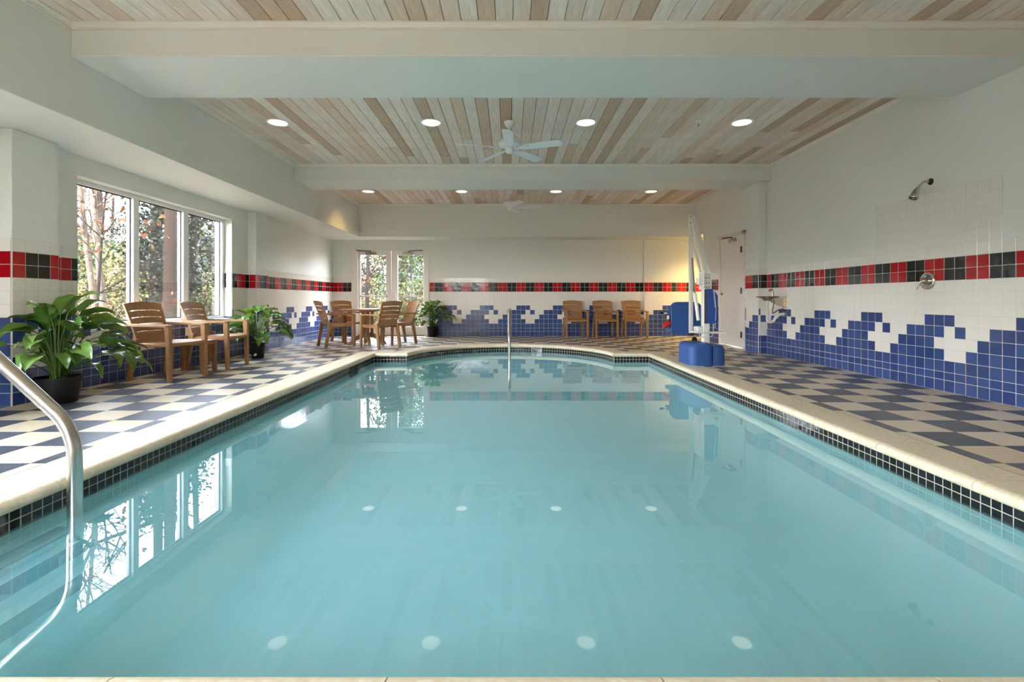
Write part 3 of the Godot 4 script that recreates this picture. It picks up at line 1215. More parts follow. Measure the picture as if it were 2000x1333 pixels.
func fan(at: Vector3, start: float, label: String) -> void:
	var f := thing("ceiling_fan", at, 0, label, "ceiling fan", "white ceiling fans")
	var m := MB.new()
	m.lathe([Vector2(0.0, -0.075), Vector2(0.022, -0.075), Vector2(0.045, -0.06), Vector2(0.066, -0.02), Vector2(0.068, 0.0)], 24)
	part("canopy", m.done(), mat.white, f)
	m = MB.new()
	m.tube([Vector3(0, -0.07, 0), Vector3(0, -0.21, 0)], 0.013, 10)
	part("downrod", m.done(), mat.white, f)
	m = MB.new()
	m.lathe([Vector2(0.0, -0.315), Vector2(0.085, -0.315), Vector2(0.125, -0.295), Vector2(0.135, -0.27), Vector2(0.125, -0.235), Vector2(0.09, -0.205), Vector2(0.03, -0.195), Vector2(0.014, -0.18)], 28)
	part("motor_housing", m.done(), mat.white, f)
	m = MB.new()
	m.lathe([Vector2(0.0, -0.39), Vector2(0.035, -0.388), Vector2(0.046, -0.375), Vector2(0.048, -0.335), Vector2(0.04, -0.315)], 20)
	part("switch_housing", m.done(), mat.white, f)
	for k in 5:
		var a := deg_to_rad(start + 72.0 * k)
		var piv := Node3D.new()
		piv.name = "blade_arm"
		f.add_child(piv, true)
		piv.rotation.y = a
		piv.position = Vector3(0, -0.335, 0)
		var ir := MB.new()
		ir.prism(PackedVector2Array([Vector2(0.06, -0.012), Vector2(0.12, -0.012), Vector2(0.15, -0.04), Vector2(0.22, -0.048), Vector2(0.25, -0.03), Vector2(0.25, 0.03), Vector2(0.22, 0.048), Vector2(0.15, 0.04), Vector2(0.12, 0.012), Vector2(0.06, 0.012)]), -0.004, 0.004)
		var irn := part("blade_iron", ir.done(), mat.white, piv)
		irn.rotation = Vector3(deg_to_rad(-90 - 13), 0, 0)
		var bl := MB.new()
		var w0 := 0.056
		var w1 := 0.068
		bl.prism(PackedVector2Array([Vector2(0.20, -w0), Vector2(0.62, -w1), Vector2(0.655, -w1 * 0.72), Vector2(0.665, 0), Vector2(0.655, w1 * 0.72), Vector2(0.62, w1), Vector2(0.20, w0), Vector2(0.185, 0)]), 0.004, 0.010)
		var b := part("blade", bl.done(), mat.white, piv)
		b.rotation = Vector3(deg_to_rad(-90 - 13), 0, 0)


func fans() -> void:
	# angles counter-clockwise seen from above; 0 points to the right
	fan(v(0.0, CEIL, 5.95), -20.0, "white five blade ceiling fan between the two beams")
	fan(v(0.0, CEIL, 9.75), 2.0, "white five blade ceiling fan beyond the far beam")


# Curved backrest of the resin chair: point at u (-1..1 across), t (0..1 up)
func back_pt(u: float, t: float, off: float) -> Vector3:
	var half := lerpf(0.205, 0.232, t)
	var y := lerpf(0.40, 0.845 + 0.022 * (1.0 - u * u), t)
	var lean := -0.205 - 0.13 * t - 0.03 * t * t
	var z := lean - 0.035 * (1.0 - u * u) * sin(clampf(t * 1.2, 0, 1) * PI / 2)
	return Vector3(u * half, y, z + off)


func back_slab(m: MB, u0: float, u1: float, t0: float, t1: float, nu: int, nt: int) -> void:
	var th := 0.011
	var front := []
	var rear := []
	for i in nt + 1:
		var f := []
		var r := []
		for j in nu + 1:
			var u := lerpf(u0, u1, float(j) / nu)
			var t := lerpf(t0, t1, float(i) / nt)
			f.append(back_pt(u, t, th))
			r.append(back_pt(u, t, -th))
		front.append(f)
		r.reverse()
		rear.append(r)
	m.grid(front)
	m.grid(rear)
	for i in nt:
		m.quad(rear[i][nu], front[i][0], front[i + 1][0], rear[i + 1][nu])
		m.quad(front[i][nu], rear[i][0], rear[i + 1][0], front[i + 1][nu])
	for j in nu:
		m.quad(rear[0][nu - j], rear[0][nu - j - 1], front[0][j + 1], front[0][j])
		m.quad(front[nt][j], front[nt][j + 1], rear[nt][nu - j - 1], rear[nt][nu - j])


func leg_shape(foot: Vector3, top: Vector3, w0: float, w1: float, d0: float, d1: float) -> ArrayMesh:
	var m := MB.new()
	var rows := []
	for e in [[foot, w0, d0], [top, w1, d1]]:
		var c: Vector3 = e[0]
		var r := []
		var ch := 0.006
		for q in [[1, -1, 0, 1], [1, 1, 0, -1], [1, 1, -1, 0], [-1, 1, 1, 0], [-1, 1, 0, -1], [-1, -1, 0, 1], [-1, -1, 1, 0], [1, -1, -1, 0]]:
			r.append(c + Vector3(q[0] * e[1] / 2 + q[2] * ch, 0, q[1] * e[2] / 2 + q[3] * ch))
		r.reverse()
		rows.append(r)
	for k in 8:
		var k2 := (k + 1) % 8
		m.quad(rows[0][k], rows[0][k2], rows[1][k2], rows[1][k])
	for k in range(1, 7):
		m.tri(rows[1][0], rows[1][k], rows[1][k + 1])
		m.tri(rows[0][0], rows[0][k + 1], rows[0][k])
	return m.done()


func make_chair(label: String) -> Node3D:
	var c := thing("armchair", Vector3.ZERO, 0, label, "chair", "tan slatted resin armchairs")
	var rm: Material = mat.resin
	# seat: dished sheet with a rolled front and a deep apron
	var m := MB.new()
	var rows := []
	var under := []
	for i in 9:
		var tz := lerpf(0.255, -0.215, i / 8.0)
		var r := []
		var b := []
		for j in 9:
			var u := lerpf(-1, 1, j / 8.0)
			var dish := 0.022 * (1.0 - u * u) * clampf((8 - i) / 2.0, 0, 1) * clampf(i / 2.0, 0.25, 1)
			var bow := 0.022 * (1.0 - u * u) if i == 0 else 0.0
			r.append(Vector3(u * lerpf(0.245, 0.215, i / 8.0), 0.432 - dish - (0.010 if i == 0 else 0.0) - 0.012 * i / 8.0, tz + bow))
			b.append(r[j] + Vector3(0, -0.03, 0))
		rows.append(r)
		b.reverse()
		under.append(b)
	m.grid(rows)
	m.grid(under)
	for i in 8:
		m.quad(under[i][8], rows[i + 1][0] * 0 + under[i + 1][8], rows[i + 1][0], rows[i][0])
		m.quad(rows[i][8], rows[i + 1][8], under[i + 1][0], under[i][0])
	for j in 8:
		m.quad(under[0][8 - j], rows[0][j], rows[0][j + 1], under[0][7 - j])
	part("seat", m.done(), rm, c)
	m = MB.new()
	m.box(Vector3(-0.225, 0.375, 0.222), Vector3(0.225, 0.412, 0.246), 0.006)
	m.box(Vector3(-0.235, 0.372, -0.20), Vector3(-0.212, 0.412, 0.225), 0.006)
	m.box(Vector3(0.212, 0.372, -0.20), Vector3(0.235, 0.412, 0.225), 0.006)
	part("apron", m.done(), rm, c)
	# backrest: two stiles, a deep top rail and five bars with slots between
	m = MB.new()
	back_slab(m, -1.0, -0.84, 0.0, 1.0, 2, 10)
	back_slab(m, 0.84, 1.0, 0.0, 1.0, 2, 10)
	for q in [[0.0, 0.285], [0.309, 0.452], [0.476, 0.619], [0.643, 0.786], [0.81, 1.0]]:
		back_slab(m, -0.84, 0.84, q[0], q[1], 8, 2)
	part("backrest", m.done(), rm, c)
	for s in [-1.0, 1.0]:
		part("leg", leg_shape(Vector3(s * 0.243, 0, 0.245), Vector3(s * 0.243, 0.605, 0.228), 0.042, 0.05, 0.042, 0.062), rm, c)
		part("leg", leg_shape(Vector3(s * 0.232, 0, -0.285), Vector3(s * 0.222, 0.46, -0.205), 0.044, 0.05, 0.05, 0.07), rm, c)
		# armrest: flat rail with a rounded front, rising slightly to the back
		var a := MB.new()
		var outl := PackedVector2Array()
		for k in 7:
			var an := -PI / 2 + PI * k / 6.0
			outl.append(Vector2(0.232 + 0.030 * cos(an), 0.036 * sin(an)))
		outl.append(Vector2(-0.20, 0.022))
		outl.append(Vector2(-0.315, 0.016))
		outl.append(Vector2(-0.315, -0.016))
		outl.append(Vector2(-0.20, -0.022))
		a.xf = Transform3D(Basis(Vector3(0, -0.02, 1).normalized(), Vector3(1, 0, 0), Vector3(0, 1, 0.02).normalized()), Vector3(s * 0.246, 0.622, 0))
		a.prism(outl, -0.018, 0.0)
		a.xf.origin.y -= 0.0
		a.prism(offset_in(outl, 0.006), -0.028, -0.018)
		part("armrest", a.done(), rm, c)
	return c


func offset_in(p: PackedVector2Array, d: float) -> PackedVector2Array:
	var r := Geometry2D.offset_polygon(p, -d)
	return r[0] if r.size() else p


func furniture() -> void:
	# chairs face +z in their own axes; turn is counter-clockwise seen from above
	var c := make_chair("tan resin armchair under the window, nearest the big lily")
	c.position = v(-3.86, 0, 5.49)
	c.rotation.y = deg_to_rad(80)
	copy(c, "armchair", v(-3.83, 0, 6.37), deg_to_rad(92), "tan resin armchair under the window, beside the plant by the pilaster")
	var xs := [(1123 - 995.0), (1181 - 995.0), (1238 - 995.0)]
	var names := ["tan resin armchair by the back wall, farthest from the pool lift", "tan resin armchair by the back wall, middle one of three", "tan resin armchair by the back wall, nearest the pool lift"]
	for i in 3:
		copy(c, "armchair", v(xs[i] * 11.30 / 944.4, 0, 11.28), deg_to_rad([3.0, 0.0, -2.0][i]), names[i])
	var set_ := [[-3.30, 9.26, 128.0, "tan resin armchair at the round table, back to the window wall"], [-3.40, 10.22, 45.0, "tan resin armchair at the round table, tucked into the far corner"], [-2.40, 8.98, 231.0, "tan resin armchair at the round table, its slatted back to the pool"], [-2.26, 9.80, 309.0, "tan resin armchair at the round table, nearest the double doors"]]
	for s in set_:
		copy(c, "armchair", v(s[0], 0, s[1]), deg_to_rad(s[2]), s[3])
	# low side table
	var t := thing("side_table", v(-3.90, 0, 5.955), deg_to_rad(2), "low tan resin side table between the two window chairs", "table")
	part("tabletop", boxm(Vector3(-0.22, 0.372, -0.155), Vector3(0.22, 0.392, 0.155), 0.008), mat.resin, t)
	var m := MB.new()
	m.box(Vector3(-0.205, 0.335, -0.145), Vector3(0.205, 0.373, -0.125), 0.004)
	m.box(Vector3(-0.205, 0.335, 0.125), Vector3(0.205, 0.373, 0.145), 0.004)
	m.box(Vector3(-0.205, 0.335, -0.13), Vector3(-0.185, 0.373, 0.13), 0.004)
	m.box(Vector3(0.185, 0.335, -0.13), Vector3(0.205, 0.373, 0.13), 0.004)
	part("apron", m.done(), mat.resin, t)
	for sx in [-1.0, 1.0]:
		for sz in [-1.0, 1.0]:
			part("leg", leg_shape(Vector3(sx * 0.192, 0, sz * 0.130), Vector3(sx * 0.185, 0.373, sz * 0.125), 0.045, 0.05, 0.045, 0.05), mat.resin, t)
	# round dining table on four curved feet
	var r := thing("round_table", v(-2.82, 0, 9.60), 0.4, "round tan resin table on a pedestal in front of the doors", "table")
	m = MB.new()
	m.lathe([Vector2(0, 0.672), Vector2(0.46, 0.672), Vector2(0.50, 0.676), Vector2(0.51, 0.690), Vector2(0.50, 0.703), Vector2(0.47, 0.708), Vector2(0, 0.708)], 40)
	part("tabletop", m.done(), mat.resin, r)
	for k in 4:
		var a := k * PI / 2
		var post := MB.new()
		post.xf = Transform3D(Basis(Vector3.UP, a), Vector3.ZERO)
		post.box(Vector3(0.06, 0.16, -0.03), Vector3(0.115, 0.672, 0.03), 0.006)
		post.xf = Transform3D(Basis(Vector3.UP, a) * Basis(Vector3(1, 0, 0), Vector3(0, 1, 0), Vector3(0, 0, 1)), Vector3.ZERO)
		post.prism(PackedVector2Array([Vector2(0.02, 0.235), Vector2(0.02, 0.14), Vector2(0.12, 0.125), Vector2(0.22, 0.075), Vector2(0.30, 0.0), Vector2(0.37, 0.0), Vector2(0.35, 0.045), Vector2(0.26, 0.13), Vector2(0.17, 0.19), Vector2(0.11, 0.225)]), -0.026, 0.026)
		part("leg", post.done(), mat.resin, r)
	m = MB.new()
	m.lathe([Vector2(0, 0.64), Vector2(0.16, 0.645), Vector2(0.17, 0.672)], 20)
	part("top_plate", m.done(), mat.resin, r)
	m = MB.new()
	m.lathe([Vector2(0, 0.15), Vector2(0.06, 0.15), Vector2(0.06, 0.24), Vector2(0, 0.24)], 16)
	part("hub", m.done(), mat.resin, r)


# A leaf on its stalk: rises from the pot, arches over and hangs its blade.
func lily_leaf(reach: float, height: float, blade: float, width: float, droop: float, twist: float) -> ArrayMesh:
	var m := MB.new()
	var stalk := []
	var rad := []
	for i in 8:
		var t := i / 7.0
		stalk.append(Vector3(reach * pow(t, 1.7), height * (1.0 - pow(1.0 - t, 1.5)), 0.02 * sin(t * 3.0) * twist))
		rad.append(lerpf(0.0055, 0.0028, t))
	m.col = Color(1.5, 1.5, 1.1)
	m.tube(stalk, rad, 5, false)
	m.col = Color.WHITE
	var pos: Vector3 = stalk[7]
	var dir: Vector3 = (stalk[7] - stalk[6]).normalized()
	var rows := []
	var n := 12
	for i in n + 1:
		var t := float(i) / n
		var w := width * pow(sin(PI * pow(t, 0.62)), 0.85) * (1.0 - 0.15 * t) + 0.001
		var side := Vector3(0, 0, 1).rotated(dir, twist * 0.6)
		var upn := side.cross(dir).normalized()
		var wave := 0.10 * sin(t * 17.0 + twist * 9.0)
		var r := []
		for j in 5:
			var u := (j - 2) / 2.0
			r.append(pos + side * u * w + upn * (absf(u) * w * (0.38 + wave * u)))
		rows.append(r)
		var ang := -droop / n * (0.5 + t)
		dir = dir.rotated(Vector3(0, 0, 1), ang).normalized()
		pos += dir * blade / n
	m.grid(rows)
	return m.done()


func lily(at: Vector3, pot_r: float, pot_h: float, leaves: int, scale_: float, seed_: int, label: String, wall: Vector3, room: float) -> Node3D:
	var r := RandomNumberGenerator.new()
	r.seed = seed_
	var t := thing("potted_lily", at, 0, label, "plant", "peace lilies in black pots")
	var m := MB.new()
	m.lathe([Vector2(0, 0.0), Vector2(pot_r * 0.78, 0.0), Vector2(pot_r * 0.80, 0.006), Vector2(pot_r * 0.94, pot_h - 0.035), Vector2(pot_r * 1.0, pot_h - 0.034), Vector2(pot_r * 1.02, pot_h), Vector2(pot_r * 0.95, pot_h), Vector2(pot_r * 0.92, pot_h - 0.03)], 32)
	part("pot", m.done(), mat.pot, t)
	m = MB.new()
	m.lathe([Vector2(pot_r * 0.93, pot_h - 0.03), Vector2(pot_r * 0.5, pot_h - 0.016), Vector2(0, pot_h - 0.012)], 20)
	part("soil", m.done(), mat.soil, t)
	for k in leaves:
		var ring := float(k) / leaves
		var reach := lerpf(0.06, 0.40, pow(ring, 0.9)) * scale_ * r.randf_range(0.8, 1.2)
		var h := lerpf(0.56, 0.14, pow(ring, 1.2)) * scale_ * r.randf_range(0.8, 1.1)
		var a := k * 2.39996 + r.randf_range(-0.3, 0.3)
		var blade := r.randf_range(0.22, 0.33) * scale_
		# towards the wall a leaf has only so much room
		var facing := Vector3(cos(a), 0, -sin(a)).dot(wall)
		if facing > 0.05:
			var most := room / facing - 0.02
			if reach + blade * 0.75 > most:
				reach = maxf(0.03, most - blade * 0.75)
				blade = minf(blade, (most - reach) * 1.3)
		var mesh := lily_leaf(reach, h, blade, r.randf_range(0.052, 0.082) * scale_, lerpf(1.0, 1.8, r.randf()), r.randf_range(-1, 1))
		var lf := part("leaf", mesh, mat.leaf[r.randi() % 5], t)
		lf.rotation.y = a
		lf.position = Vector3(cos(-a) * pot_r * 0.3, pot_h - 0.02, sin(-a) * pot_r * 0.3) * Vector3(1, 1, 1)
	return t


func plants() -> void:
	lily(v(-3.92, 0, 4.20), 0.165, 0.225, 78, 1.0, 5, "large leafy lily in a black pot beside the handrail", Vector3(-1, 0, 0), 0.12)
	var b := lily(v(-3.83, 0, 7.36), 0.105, 0.225, 46, 0.9, 9, "leafy lily in a black pot beside the window chairs", Vector3(-1, 0, 0), 0.32)
	lily(v(-1.83, 0, 11.52), 0.135, 0.24, 50, 0.95, 13, "leafy lily in a black pot beside the double doors", Vector3(0, 0, -1), 0.13)
	var m := MB.new()
	m.xf = Transform3D(Basis(Vector3(0, 1, 0), 0.15) * Basis(Vector3(0, 0, 1), 0.6), Vector3(0.012, 0.06, 0.0955))
	m.box(Vector3(-0.022, -0.016, 0), Vector3(0.022, 0.016, 0.0015))
	part("price_sticker", m.done(), mat.sticker, b)


# a polyline with its corners rounded
func bend(pts: Array, r: float, n := 6) -> Array:
	var out := [pts[0]]
	for i in range(1, pts.size() - 1):
		var a: Vector3 = (pts[i - 1] - pts[i])
		var b: Vector3 = (pts[i + 1] - pts[i])
		var rr := minf(r, minf(a.length(), b.length()) * 0.48)
		var p0: Vector3 = pts[i] + a.normalized() * rr
		var p1: Vector3 = pts[i] + b.normalized() * rr
		for k in n + 1:
			var t := float(k) / n
			out.append(p0.lerp(pts[i], t).lerp((pts[i] as Vector3).lerp(p1, t), t))
	out.append(pts[-1])
	return out


func rails() -> void:
	var r := thing("pool_handrail", v(-2.97, 0, 2.305), 0, "brushed steel handrail bent over the near corner steps", "handrail", "pool handrails")
	var m := MB.new()
	m.tube(bend([Vector3(0.903, -0.33, 0), Vector3(0.895, 0.276, 0), Vector3(0.40, 0.728, 0), Vector3(0.12, 0.74, 0), Vector3(0, 0.0, 0)], 0.13, 8), 0.0305, 24)
	part("rail", m.done(), mat.steel, r)
	m = MB.new()
	m.lathe([Vector2(0.03, 0.02), Vector2(0.04, 0.016), Vector2(0.055, 0.006), Vector2(0.058, 0.0)], 20)
	part("flange", m.done(), mat.steel, r)
	var q := thing("pool_handrail", v(0.0, 0, 9.98), 0, "slim steel handrail rising from the far end of the pool", "handrail", "pool handrails")
	m = MB.new()
	m.tube(bend([Vector3(0, -0.62, 1.75), Vector3(0, 0.28, 1.75), Vector3(0, 0.69, 1.25), Vector3(0, 0.69, 0.2), Vector3(0, 0.0, 0.0)], 0.12, 8), 0.026, 16)
	part("rail", m.done(), mat.steel, q)
	m = MB.new()
	m.lathe([Vector2(0.026, 0.02), Vector2(0.036, 0.016), Vector2(0.052, 0.006), Vector2(0.054, 0.0)], 20)
	part("flange", m.done(), mat.steel, q)


# a box beam from a to b
func beam(m: MB, a: Vector3, b: Vector3, w: float, h: float, ch := 0.004) -> void:
	var t := (b - a).normalized()
	var s := Vector3.UP.cross(t)
	s = Vector3(1, 0, 0) if s.length() < 0.01 else s.normalized()
	var u := t.cross(s)
	var keep := m.xf
	m.xf = keep * Transform3D(Basis(s, u, t), a)
	m.box(Vector3(-w / 2, -h / 2, 0), Vector3(w / 2, h / 2, a.distance_to(b)), ch)
	m.xf = keep


# a block with rounded plan and top
func rounded_block(lo: Vector3, hi: Vector3, r: float) -> ArrayMesh:
	var m := MB.new()
	var rows := []
	var top_r := minf(r, 0.07)
	for q in range(-1, 7):
		var inset := 0.0
		var y := lo.y
		if q >= 0:
			var a := q / 6.0 * PI / 2
			inset = (1.0 - cos(a)) * top_r
			y = hi.y - top_r + sin(a) * top_r
		var row := []
		var cx := (lo.x + hi.x) / 2
		var cz := (lo.z + hi.z) / 2
		var hx := (hi.x - lo.x) / 2 - inset
		var hz := (hi.z - lo.z) / 2 - inset
		var rr := minf(r, minf(hx, hz) * 0.98)
		for c in 4:
			for k in 7:
				var a: float = c * PI / 2 + k / 6.0 * PI / 2
				var sx: float = [1, -1, -1, 1][c]
				var sz: float = [-1, -1, 1, 1][c]
				row.append(Vector3(cx + sx * (hx - rr) + cos(a) * rr, y, cz + sz * (hz - rr) - sin(a) * rr))
		rows.append(row)
	m.grid(rows, true)
	var last: Array = rows[-1]
	for k in range(1, last.size() - 1):
		m.tri(last[0], last[k], last[k + 1])
	return m.done()


func pool_lift() -> void:
	var o := v(2.66, 0, 6.70)
	var t := thing("pool_lift", o, 0, "white and blue pool access lift with folded seat", "pool lift")
	var L := func(x: float, y: float, depth: float) -> Vector3: return v(x, y, depth) - o
	part("base_cover", rounded_block(L.call(2.415, 0.0, 6.98), L.call(2.755, 0.305, 6.46), 0.10), mat.lift_blue, t)
	part("base_cover", rounded_block(L.call(2.735, 0.0, 6.96), L.call(2.925, 0.275, 6.50), 0.09), mat.lift_blue, t)
	var m := MB.new()
	m.box(L.call(2.728, 0.02, 6.475), L.call(2.738, 0.29, 6.455), 0.002)
	part("base_seam", m.done(), mat.pad_blue, t)
	m = MB.new()
	m.box(L.call(2.672, 0.28, 6.75), L.call(2.762, 1.25, 6.66), 0.008)
	var mast := part("mast", m.done(), mat.powder_white, t)
	m = MB.new()
	for s in [2.664, 2.764]:
		m.box(L.call(s, 1.03, 6.80), L.call(s + 0.006, 1.27, 6.62), 0.002)
	m.box(L.call(2.60, 1.10, 6.74), L.call(2.665, 1.19, 6.66), 0.006)
	part("bracket", m.done(), mat.powder_white, mast)
	m = MB.new()
	for y in [1.06, 1.12, 1.19]:
		for x in [2.685, 2.715, 2.75]:
			m.xf = Transform3D(Basis(Vector3.RIGHT, PI / 2), L.call(x, y, 6.655))
			m.lathe([Vector2(0, 0.006), Vector2(0.007, 0.006), Vector2(0.007, 0.0)], 8)
	part("bolt", m.done(), mat.bronze, mast)
	# padded control cover with its coiled lead
	var pad := MB.new()
	pad.xf = Transform3D(Basis.IDENTITY, L.call(0, 0, 6.72))
	pad.prism(PackedVector2Array([Vector2(2.70, 0.565), Vector2(2.845, 0.575), Vector2(2.835, 0.945), Vector2(2.775, 1.035), Vector2(2.695, 1.035)]), 0.0, 0.14)
	part("control_cover", pad.done(), mat.pad_blue, t)
	m = MB.new()
	m.box(L.call(2.685, 0.56, 6.71), L.call(2.699, 1.03, 6.60), 0.003)
	part("cover_edge", m.done(), mat.black, t)
	var coil := []
	for i in 97:
		var s := i / 96.0
		coil.append(L.call(2.775 + 0.025 * s + 0.008 * cos(s * TAU * 12), 1.03 - 0.25 * s, 6.568 - 0.008 * sin(s * TAU * 12)))
	coil.append(L.call(2.802, 0.70, 6.565))
	coil.append(L.call(2.805, 0.50, 6.60))
	m = MB.new()
	m.tube(coil, 0.0035, 5)
	part("coiled_cord", m.done(), mat.pvc, t)
	# boom, lower link and actuator
	m = MB.new()
	beam(m, L.call(2.725, 1.22, 6.66), L.call(3.04, 2.27, 8.02), 0.075, 0.085)
	var boom := part("boom", m.done(), mat.powder_white, t)
	m = MB.new()
	beam(m, L.call(2.675, 1.13, 6.68), L.call(2.985, 2.06, 8.0), 0.028, 0.05)
	part("lower_link", m.done(), mat.powder_white, boom)
	m = MB.new()
	m.tube([L.call(2.625, 0.60, 6.72), L.call(2.60, 0.98, 6.78)], 0.024, 12)
	part("actuator_body", m.done(), mat.powder_white, t)
	m = MB.new()
	m.tube([L.call(2.60, 0.97, 6.78), L.call(2.70, 1.50, 7.14)], 0.012, 10)
	part("actuator_rod", m.done(), mat.chrome, t)
	# hanging arm and seat
	m = MB.new()
	m.box(L.call(2.978, 0.32, 8.04), L.call(3.034, 2.30, 7.98), 0.006)
	var arm := part("hanging_arm", m.done(), mat.powder_white, t)
	m = MB.new()
	m.box(L.call(2.974, 0.29, 8.045), L.call(3.038, 0.335, 7.975), 0.004)
	part("end_cap", m.done(), mat.black, arm)
	m = MB.new()
	for y in [2.16, 2.26]:
		m.xf = Transform3D(Basis(Vector3.RIGHT, PI / 2), L.call(2.99, y, 7.978))
		m.lathe([Vector2(0, 0.008), Vector2(0.011, 0.008), Vector2(0.011, 0.0)], 10)
	part("pivot_bolt", m.done(), mat.black, arm)
	var poly := PackedVector2Array()
	for c in 4:
		for k in 5:
			var a: float = c * PI / 2 + k / 4.0 * PI / 2
			var sx: float = [1, -1, -1, 1][c]
			var sy: float = [1, 1, -1, -1][c]
			poly.append(Vector2(sx * 0.15 + cos(a) * 0.11, sy * 0.165 + sin(a) * 0.11))
	m = MB.new()
	m.xf = Transform3D(Basis.IDENTITY, L.call(2.965, 0.575, 8.16))
	m.prism(poly, 0.0, 0.05)
	m.prism(offset_in(poly, 0.02), 0.05, 0.062)
	var shell_ := part("seat_back", m.done(), mat.lift_blue, t)
	m = MB.new()
	m.box(L.call(2.74, 0.34, 8.55), L.call(3.19, 0.40, 8.15), 0.02)
	part("seat_pan", m.done(), mat.lift_blue, t)
	m = MB.new()
	m.box(L.call(2.705, 0.36, 8.20), L.call(2.735, 0.78, 8.09), 0.012)
	m.box(L.call(3.195, 0.36, 8.20), L.call(3.225, 0.78, 8.09), 0.012)
	part("side_flange", m.done(), mat.lift_blue, shell_)
	for q in [[2.86, 0.80], [2.80, 0.40]]:
		m = MB.new()
		m.xf = Transform3D(Basis(Vector3.RIGHT, PI / 2), L.call(q[0], q[1], 8.10))
		m.lathe([Vector2(0, 0.006), Vector2(0.014, 0.005), Vector2(0.017, 0.0)], 10)
		part("bolt_cap", m.done(), mat.pad_blue, shell_)
	m = MB.new()
	m.tube([L.call(2.70, 0.655, 8.15), L.call(2.56, 0.665, 8.10)], 0.013, 8)
	var ar := part("armrest", m.done(), mat.powder_white, t)
	m = MB.new()
	m.tube([L.call(2.575, 0.664, 8.105), L.call(2.525, 0.668, 8.09)], 0.022, 10)
	part("grip", m.done(), mat.black, ar)
	m = MB.new()
	m.box(L.call(2.635, 0.62, 8.20), L.call(2.72, 0.70, 8.12), 0.01)
	part("arm_hinge", m.done(), mat.lift_blue, ar)
	m = MB.new()
	m.tube([L.call(2.72, 0.50, 8.15), L.call(2.68, 0.50, 8.12), L.call(2.64, 0.475, 8.10), L.call(2.60, 0.45, 8.10), L.call(2.575, 0.42, 8.11)], [0.02, 0.045, 0.055, 0.045, 0.015], 7)
	part("safety_belt", m.done(), mat.red_strap, t)
	# shelf with the battery
	m = MB.new()
	m.box(L.call(2.575, 0.425, 6.86), L.call(2.975, 0.442, 6.64), 0.004)
	part("battery_shelf", m.done(), mat.powder_white, t)
	m = MB.new()
	m.box(L.call(2.585, 0.442, 6.80), L.call(2.668, 0.52, 6.66), 0.012)
	part("battery", m.done(), mat.pvc, t)
	m = MB.new()
	m.tube(bend([L.call(2.80, 0.56, 6.64), L.call(2.80, 0.39, 6.64), L.call(2.70, 0.365, 6.635), L.call(2.62, 0.38, 6.64), L.call(2.60, 0.43, 6.64)], 0.05), 0.004, 6)
	part("cable", m.done(), mat.pvc, t)
	m = MB.new()
	m.tube([L.call(2.62, 0.30, 6.90), L.call(2.66, 0.30, 6.90)], 0.055, 16)
	part("wheel", m.done(), mat.black, t)


